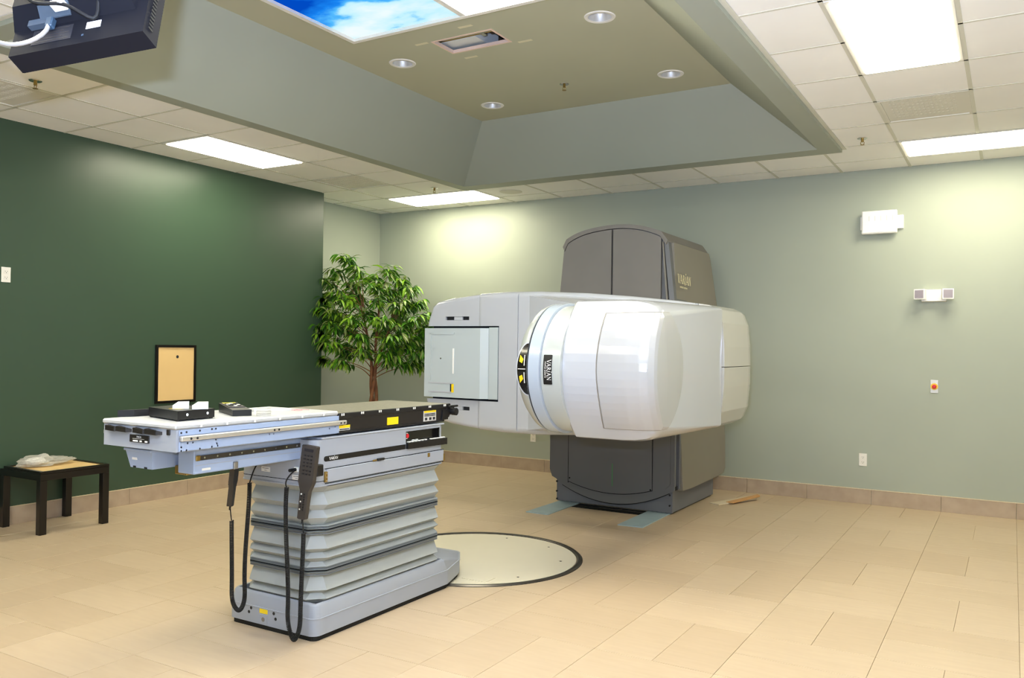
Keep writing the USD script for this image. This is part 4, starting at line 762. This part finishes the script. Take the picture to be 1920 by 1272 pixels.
# ------------------------------------------------------------------ plant
PX, PY = -6.28, 7.42
t = thing('potted_tree', 'leafy artificial tree with twisted brown stems in the far left corner', 'potted plant', (PX, PY, 0))
part(t, 'pot', lathe([(0, 0), (.15, 0), (.165, .05), (.19, .30), (.20, .33), (.18, .33), (.17, .29), (0, .29)], (PX, PY, 0), n=40), 'pot'); part(t, 'moss', lathe([(0, .30), (.10, .305), (.168, .285), (0, .285)], (PX, PY, 0), n=24), 'moss')
prng = random.Random(21)
def leaf(base, dirn, ln, wd, roll):
    d = np.array(dirn, float); d /= np.linalg.norm(d); side = np.cross(d, V(0, 0, 1)); side /= max(np.linalg.norm(side), 1e-6); nrm = np.cross(side, d)
    side = side*math.cos(roll)+nrm*math.sin(roll); nrm = np.cross(side, d); P = []; pos = np.array(base, float); dd = d.copy()
    st = [(0, .12), (.22, .8), (.5, 1.0), (.78, .62), (1, .03)]
    for k, (s, w_) in enumerate(st):
        if k: dd = dd + V(0, 0, -.33); dd /= np.linalg.norm(dd); pos = pos + dd*ln*(s-st[k-1][0])
        P += [pos - side*wd*w_*.5 + nrm*wd*.10*w_, pos - nrm*wd*.08*w_, pos + side*wd*w_*.5 + nrm*wd*.10*w_]
    f = []
    for k in range(4):
        a = 3*k; f += [[a, a+1, a+4], [a, a+4, a+3], [a+1, a+2, a+5], [a+1, a+5, a+4]]
    return np.array(P), np.array(f)
tips = []
stems = []
for k, (a0, ex, ez) in enumerate(((0, -.14, 1.86), (2.1, .05, 1.95), (4.2, .26, 1.74))):
    pts = [V(PX+.05*math.cos(a0), PY+.05*math.sin(a0), .28)]
    for s in np.linspace(.1, 1, 7):
        a = a0 + s*4.2; r = .05*(1-.5*s); pts.append(V(PX+r*math.cos(a), PY+r*math.sin(a), .28+.86*s))
    pts += [V(PX, PY, 0) + V(.83, .5, 0)*ex*f_ + V(0, 0, z_) for f_, z_ in ((.35, 1.38), (.7, 1.62), (1, ez))]
    pth = spline(pts, 50); stems.append(pth[24:]); part(t, 'stem', tube(pth, np.linspace(.028, .009, 50), 10), 'bark')
# crown: (px x-shift, z, depth shift) of the sprays, from the photograph's outline
spray = [(-.30, 2.38, 0), (-.42, 2.24, .05), (-.16, 2.24, -.1), (-.20, 2.10, .1), (-.50, 2.12, 0), (.16, 2.24, 0), (.30, 2.16, .1), (.42, 2.05, -.1), (.22, 2.02, .1), (.02, 2.05, -.15), (-.36, 1.98, -.15),
         (-.62, 1.92, 0), (-.72, 1.78, .05), (-.50, 1.80, -.2), (-.25, 1.88, -.25), (.05, 1.88, -.25), (.28, 1.86, -.2), (.50, 1.90, 0), (.66, 1.78, -.05), (.48, 1.72, -.2), (-.68, 1.60, -.05), (-.45, 1.62, -.25), (-.2, 1.68, -.35), (.10, 1.68, -.35),
         (.34, 1.62, -.28), (.62, 1.58, -.1), (.74, 1.64, .05), (-.70, 1.42, 0), (-.42, 1.40, -.22), (-.12, 1.48, -.36), (.16, 1.46, -.34), (.42, 1.42, -.2), (.62, 1.40, 0), (-.58, 1.24, -.05), (-.34, 1.20, -.2), (.22, 1.24, -.26), (.42, 1.20, -.12), (.58, 1.18, 0), (-.25, 2.0, .25), (.3, 1.8, .3), (-.45, 1.7, .3), (.1, 1.55, .35), (.5, 1.5, .25), (-.3, 1.4, .3), (0, 2.15, .15), (.14, 1.30, -.3), (.5, 1.32, -.15), (-.15, 1.9, .1), (-.1, 1.32, -.3), (-.55, 1.5, -.1), (.28, 1.5, -.35), (-.05, 1.72, -.1), (.38, 1.88, 0), (-.35, 1.75, 0), (.2, 1.66, 0), (-.6, 1.68, .1), (.3, 1.38, 0), (-.25, 1.55, .1), (-.5, 1.98, .1), (.58, 1.64, .15), (-.28, 1.30, .1), (.12, 1.98, 0)]
ux = V(math.cos(YAW*1.25), math.sin(YAW*1.25), 0); uy = V(-math.sin(YAW*1.25), math.cos(YAW*1.25), 0)
single, mass = [], {0: ([], []), 1: ([], []), 2: ([], []), 3: ([], [])}
nl = 0; branches = []
for i, (dx, zz, dd) in enumerate(spray):
    tip = V(PX, PY, 0) + ux*dx*.93 + uy*dd*.8 + V(0, 0, zz)
    tip[0] = max(tip[0], AX+.1); tip[1] = min(tip[1], WY-.15)
    st_ = stems[0 if dx < -.12 else 2 if dx > .2 else 1]; cand = st_[st_[:, 2] < max(zz-.12, 1.0)]
    if len(cand) == 0: cand = st_[:3]
    start = cand[min(len(cand)-1, int(len(cand)*.85))]
    midp = start*.5+tip*.5+V(0, 0, .05)
    path = spline([start, midp, tip], 14); branches.append(part(t, 'branch', tube(path, np.linspace(.006, .002, 14), 6), 'bark'))
    out = tip - V(PX, PY, zz-.15); out /= np.linalg.norm(out)
    for q_ in range(3):
        a = 6.283*q_/3 + prng.uniform(-.6, .6); tw_end = tip + (out*.6 + V(math.cos(a), math.sin(a), .25))*prng.uniform(.07, .14) if q_ else tip + out*.10 + V(0, 0, .04)
        for k in range(22):
            s = (k+prng.random())/22; b = tip*(1-s)+tw_end*s if q_ else path[int(9+4*s)]*(1-s)+tw_end*s; a = prng.uniform(0, 6.283)
            dv = out*.5 + V(math.cos(a), math.sin(a), 0)*.85 + V(0, 0, prng.uniform(-.55, .35))
            P, f = leaf(b, dv, prng.uniform(.11, .18), prng.uniform(.024, .036), prng.uniform(-.7, .7))
            P[:, 0] = np.maximum(P[:, 0], AX+.012); P[:, 1] = np.minimum(P[:, 1], WY-.012)
            if P[:, 1].min() < GY+.02: P[:, 0] = np.maximum(P[:, 0], WX+.012)
            m = prng.choice((0, 0, 1, 1, 2, 2, 3)); nl += 1
            if k < 2 and q_ or (k < 2 and not q_ and i % 2): single.append((P, f, m, i))
            else: mass[m][0].append(P); mass[m][1].append(f)
for P, f, m, i in single[:296]: part(t, 'leaf', trimesh.Trimesh(P, f, process=False), f'leaf_{m}', smooth=True)
for m, (ps, fs) in mass.items():
    off = 0; F = []
    for P, f in zip(ps, fs): F.append(f+off); off += len(P)
    part(t, 'foliage', trimesh.Trimesh(np.vstack(ps), np.vstack(F), process=False), f'leaf_{m}', smooth=True, kind='stuff')

# ------------------------------------------------------------------ wall fittings
def outlet(axis, p, lb, cat='wall outlet', wd=.07, ht=.117):
    """axis 'y': on the back wall facing -y; 'x': on the left wall facing +x"""
    x, y, z = p; t = thing('wall_outlet', lb, cat, p, 'wall outlets')
    mk = (lambda u0, u1, v0, v1, d0, d1: cbx(x+u0, x+u1, y-d1, y-d0, z+v0, z+v1, .0015)) if axis == 'y' else (lambda u0, u1, v0, v1, d0, d1: cbx(x+d0, x+d1, y+u0, y+u1, z+v0, z+v1, .0015))
    part(t, 'plate', mk(-wd/2, wd/2, 0, ht, 0, .006), 'plate_white')
    for v in (.022, .068):
        s = part(t, 'socket_face', mk(-.017, .017, v, v+.028, .005, .009), 'plate_white')
        for u in (-.009, .006): part(s, 'slot', mk(u, u+.003, v+.012, v+.021, .008, .0095), 'slot')
        part(s, 'slot', mk(-.003, .003, v+.003, v+.008, .008, .0095), 'slot')
outlet('y', (-1.197, WY, .355), 'white wall outlet low on the back wall at right'); outlet('y', (-4.745, WY, .335), 'white wall outlet under the machine, left of the stand'); outlet('x', (WX, 3.523, 1.876), 'white wall plate high on the green wall at the left edge')
t = thing('emergency_stop', 'red emergency stop button on a metal plate on the back wall', 'emergency button', (-.603, WY, 1.062))
part(t, 'plate', cbx(-.635, -.571, WY-.006, WY, 1.062, 1.18, .0015), 'plate_steel'); part(t, 'collar', cyl((-.603, WY-.006, 1.12), (-.603, WY-.018, 1.12), .030, 28), 'button_yellow'); part(t, 'button', lathe([(0, -.045), (.013, -.043), (.018, -.034), (.018, -.018), (0, -.018)], (-.603, WY, 1.12), 'y', 24), 'red')
t = thing('exit_sign', 'white blank-looking exit sign box high on the back wall', 'exit sign', (-1.07, WY, 2.52))
part(t, 'back_plate', cbx(-1.235, -.865, WY-.03, WY, 2.565, 2.69, .003), 'sign_white'); part(t, 'housing', cbx(-1.218, -.915, WY-.075, WY-.03, 2.522, 2.735, .006), 'sign_white'); part(t, 'face', cbx(-1.208, -.925, WY-.079, WY-.074, 2.532, 2.725, .002), 'sign_white')
part(t, 'letter_trace', [bx(-1.155+.05*k, -1.149+.05*k, WY-.0796, WY-.0785, 2.64, 2.685) for k in range(5)], 'label_grey', smooth=False)
t = thing('emergency_light', 'white twin-head emergency light on the back wall', 'emergency light', (-.60, WY, 1.885))
part(t, 'housing', hull([(x, WY-d, z) for x in (-.71, -.51) for d, z in ((0, 1.885), (.05, 1.89), (.05, 1.992), (0, 1.998))]), 'sign_white', smooth=False)
for x, tilt in ((-.712, -.25), (-.505, .25)):
    ca, sa = math.cos(tilt), math.sin(tilt); f_ = lambda u, w, z: V(x+u*ca+w*sa, WY-.055+u*sa*1-w*ca, z)
    h_ = part(t, 'lamp_head', hull([f_(u, w, z) for u in (-.046, .046) for w in (0, .05) for z in (1.905, 1.997)]), 'sign_white', smooth=False)
    part(h_, 'lens', hull([f_(u, w, z) for u in (-.037, .037) for w in (.048, .053) for z in (1.915, 1.987)]), 'lamp_lens', smooth=False)
    part(h_, 'lens_rib', [hull([f_(-.03+.0135*i+e, w, 1.923+.0135*j+g_) for e in (0, .008) for w in (.052, .0545) for g_ in (0, .008)]) for i in range(5) for j in range(5)], 'lamp_lens', smooth=False)

# ------------------------------------------------------------------ hanging monitor
def Rm(a, b, c):
    ca, sa, cb, sb, cc, sc = math.cos(a), math.sin(a), math.cos(b), math.sin(b), math.cos(c), math.sin(c)
    return np.array([[ca, -sa, 0], [sa, ca, 0], [0, 0, 1]])@np.array([[1, 0, 0], [0, cb, -sb], [0, sb, cb]])@np.array([[cc, 0, sc], [0, 1, 0], [-sc, 0, cc]])
Q = Rm(*np.radians([18.99, -24.73, -8.80])); O = V(-2.5676, 1.3517, 2.2697)
mk = lambda m: trimesh.Trimesh(O + m.vertices@Q.T, m.faces, process=False)
ml = lambda x, y, z: O + Q@V(x, y, z)
t = thing('monitor', 'dark monitor hung from the ceiling, seen from behind, at the top left', 'monitor', ml(.22, .03, 0))
part(t, 'back_cover', mk(hull([(x, y, z) for x, y, z in [(.002, 0, .002), (.436, 0, .002), (.002, 0, .36), (.436, 0, .36), (0, .065, 0), (.44, .065, 0), (0, .065, .36), (.44, .065, .36)]])), 'monitor', smooth=False)
part(t, 'bezel', mk(bx(.002, .438, .0652, .068, .002, .358)), 'monitor_side', smooth=False); part(t, 'screen', mk(bx(.02, .42, .0678, .069, .025, .335)), 'black_gloss', smooth=False)
part(t, 'electronics_box', mk(hull([(.0, 0, .10), (.40, 0, .10), (.02, -.05, .15), (.385, -.05, .15), (0, 0, .33), (.40, 0, .33), (.02, -.05, .31), (.385, -.05, .31)])), 'monitor', smooth=False)
part(t, 'connector_plate', mk(hull([(.10, -.016, .108), (.20, -.016, .108), (.10, -.040, .14), (.20, -.040, .14), (.10, -.02, .108), (.2, -.02, .108), (.1, -.045, .14), (.2, -.045, .14)])), 'monitor_metal', smooth=False); part(t, 'connector_plate', mk(bx(.06, .118, -.02, -.001, .092, .115)), 'monitor_metal', smooth=False)
part(t, 'plug', mk(cbx(.121, .145, -.026, -.004, .072, .11, .004)), 'plug_blue', 'pale blue cable plug'); part(t, 'plug', mk(cbx(.155, .20, -.062, -.03, .112, .13, .003)), 'label_grey')
part(t, 'spec_label', mk(bx(.07, .20, -.0012, .001, .03, .088)), 'ink', smooth=False)
for k in range(5): part(t, 'label_line', mk(bx(.08, .19-.02*(k % 2), -.0018, -.001, .036+.011*k, .0385+.011*k)), 'handset', smooth=False)
part(t, 'sticker', mk(bx(.245, .292, -.0015, .001, .055, .082)), 'paper_white', 'white paper sticker', smooth=False); part(t, 'emblem', mk(bx(.235, .242, -.0012, .001, .03, .037)), 'plug_blue', smooth=False)
for k in range(14): part(t, 'vent_rib', mk(bx(.4395, .4415, .015, .035, .03+.014*k, .036+.014*k)), 'rubber', smooth=False)
part(t, 'vent_slot', mk(hull([(.32, -.048, .16), (.36, -.048, .16), (.32, -.0515, .19), (.36, -.0515, .19), (.32, -.0505, .16), (.36, -.0505, .16), (.32, -.0505, .19), (.36, -.052, .19)])), 'gap', smooth=False)
pole = ml(.2, -.03, .28); part(t, 'mount_plate', mk(cbx(.15, .27, -.062, -.045, .20, .30, .004)), 'black_plastic'); part(t, 'mount_arm', tube(spline([ml(.21, -.06, .25), ml(.21, -.11, .28), V(pole[0], pole[1]-.06, 2.78)], 12), .016, 10), 'black_plastic'); part(t, 'mount_pole', cyl((pole[0], pole[1]-.06, 2.72), (pole[0], pole[1]-.06, H), .022, 20), 'black_plastic')
cb = spline([ml(.133, -.02, .078), ml(.125, -.022, .045), ml(.09, -.03, .012), ml(.04, -.04, .003), ml(-.01, -.05, .022), ml(-.06, -.055, .065), ml(-.12, -.06, .14), ml(-.16, -.06, .24), ml(-.08, -.07, .40), V(pole[0]+.03, pole[1]-.06, 3.10)], 60)
solo('monitor_cable', tube(cb, .0065, 10), 'cable_white', 'thick white cable looping under the back of the monitor', 'cable', 'monitor cables')
cb = spline([ml(.05, -.075, .25), ml(.08, -.075, .16), ml(.125, -.07, .118), ml(.19, -.055, .115), ml(.25, -.03, .085), ml(.275, -.012, .08), ml(.287, -.02, .12), ml(.30, -.055, .18), ml(.31, -.065, .28), V(pole[0]+.05, pole[1]-.04, 3.0)], 60)
solo('monitor_cable', tube(cb, .0055, 8), 'rubber', 'black cable drooping across the back of the monitor', 'cable', 'monitor cables')

# debris on the floor
for k, (x, y) in enumerate(((-3.03, 6.36), (-2.49, 4.02), (-1.85, 5.72), (-2.1, 5.05))):
    solo('plaster_crumb', hull([V(x, y, .0015)+V(*(rng.uniform(-.006, .006) for _ in range(2)), rng.uniform(-.001, .006)) for _ in range(9)]), 'plaster', ('white crumb on the floor in front of the machine stand', 'white crumb on the floor just before the turntable rim', 'white crumb on the floor right of the machine', 'white crumb on the floor between turntable and right edge')[k], 'debris', 'crumbs on the floor', smooth=False)
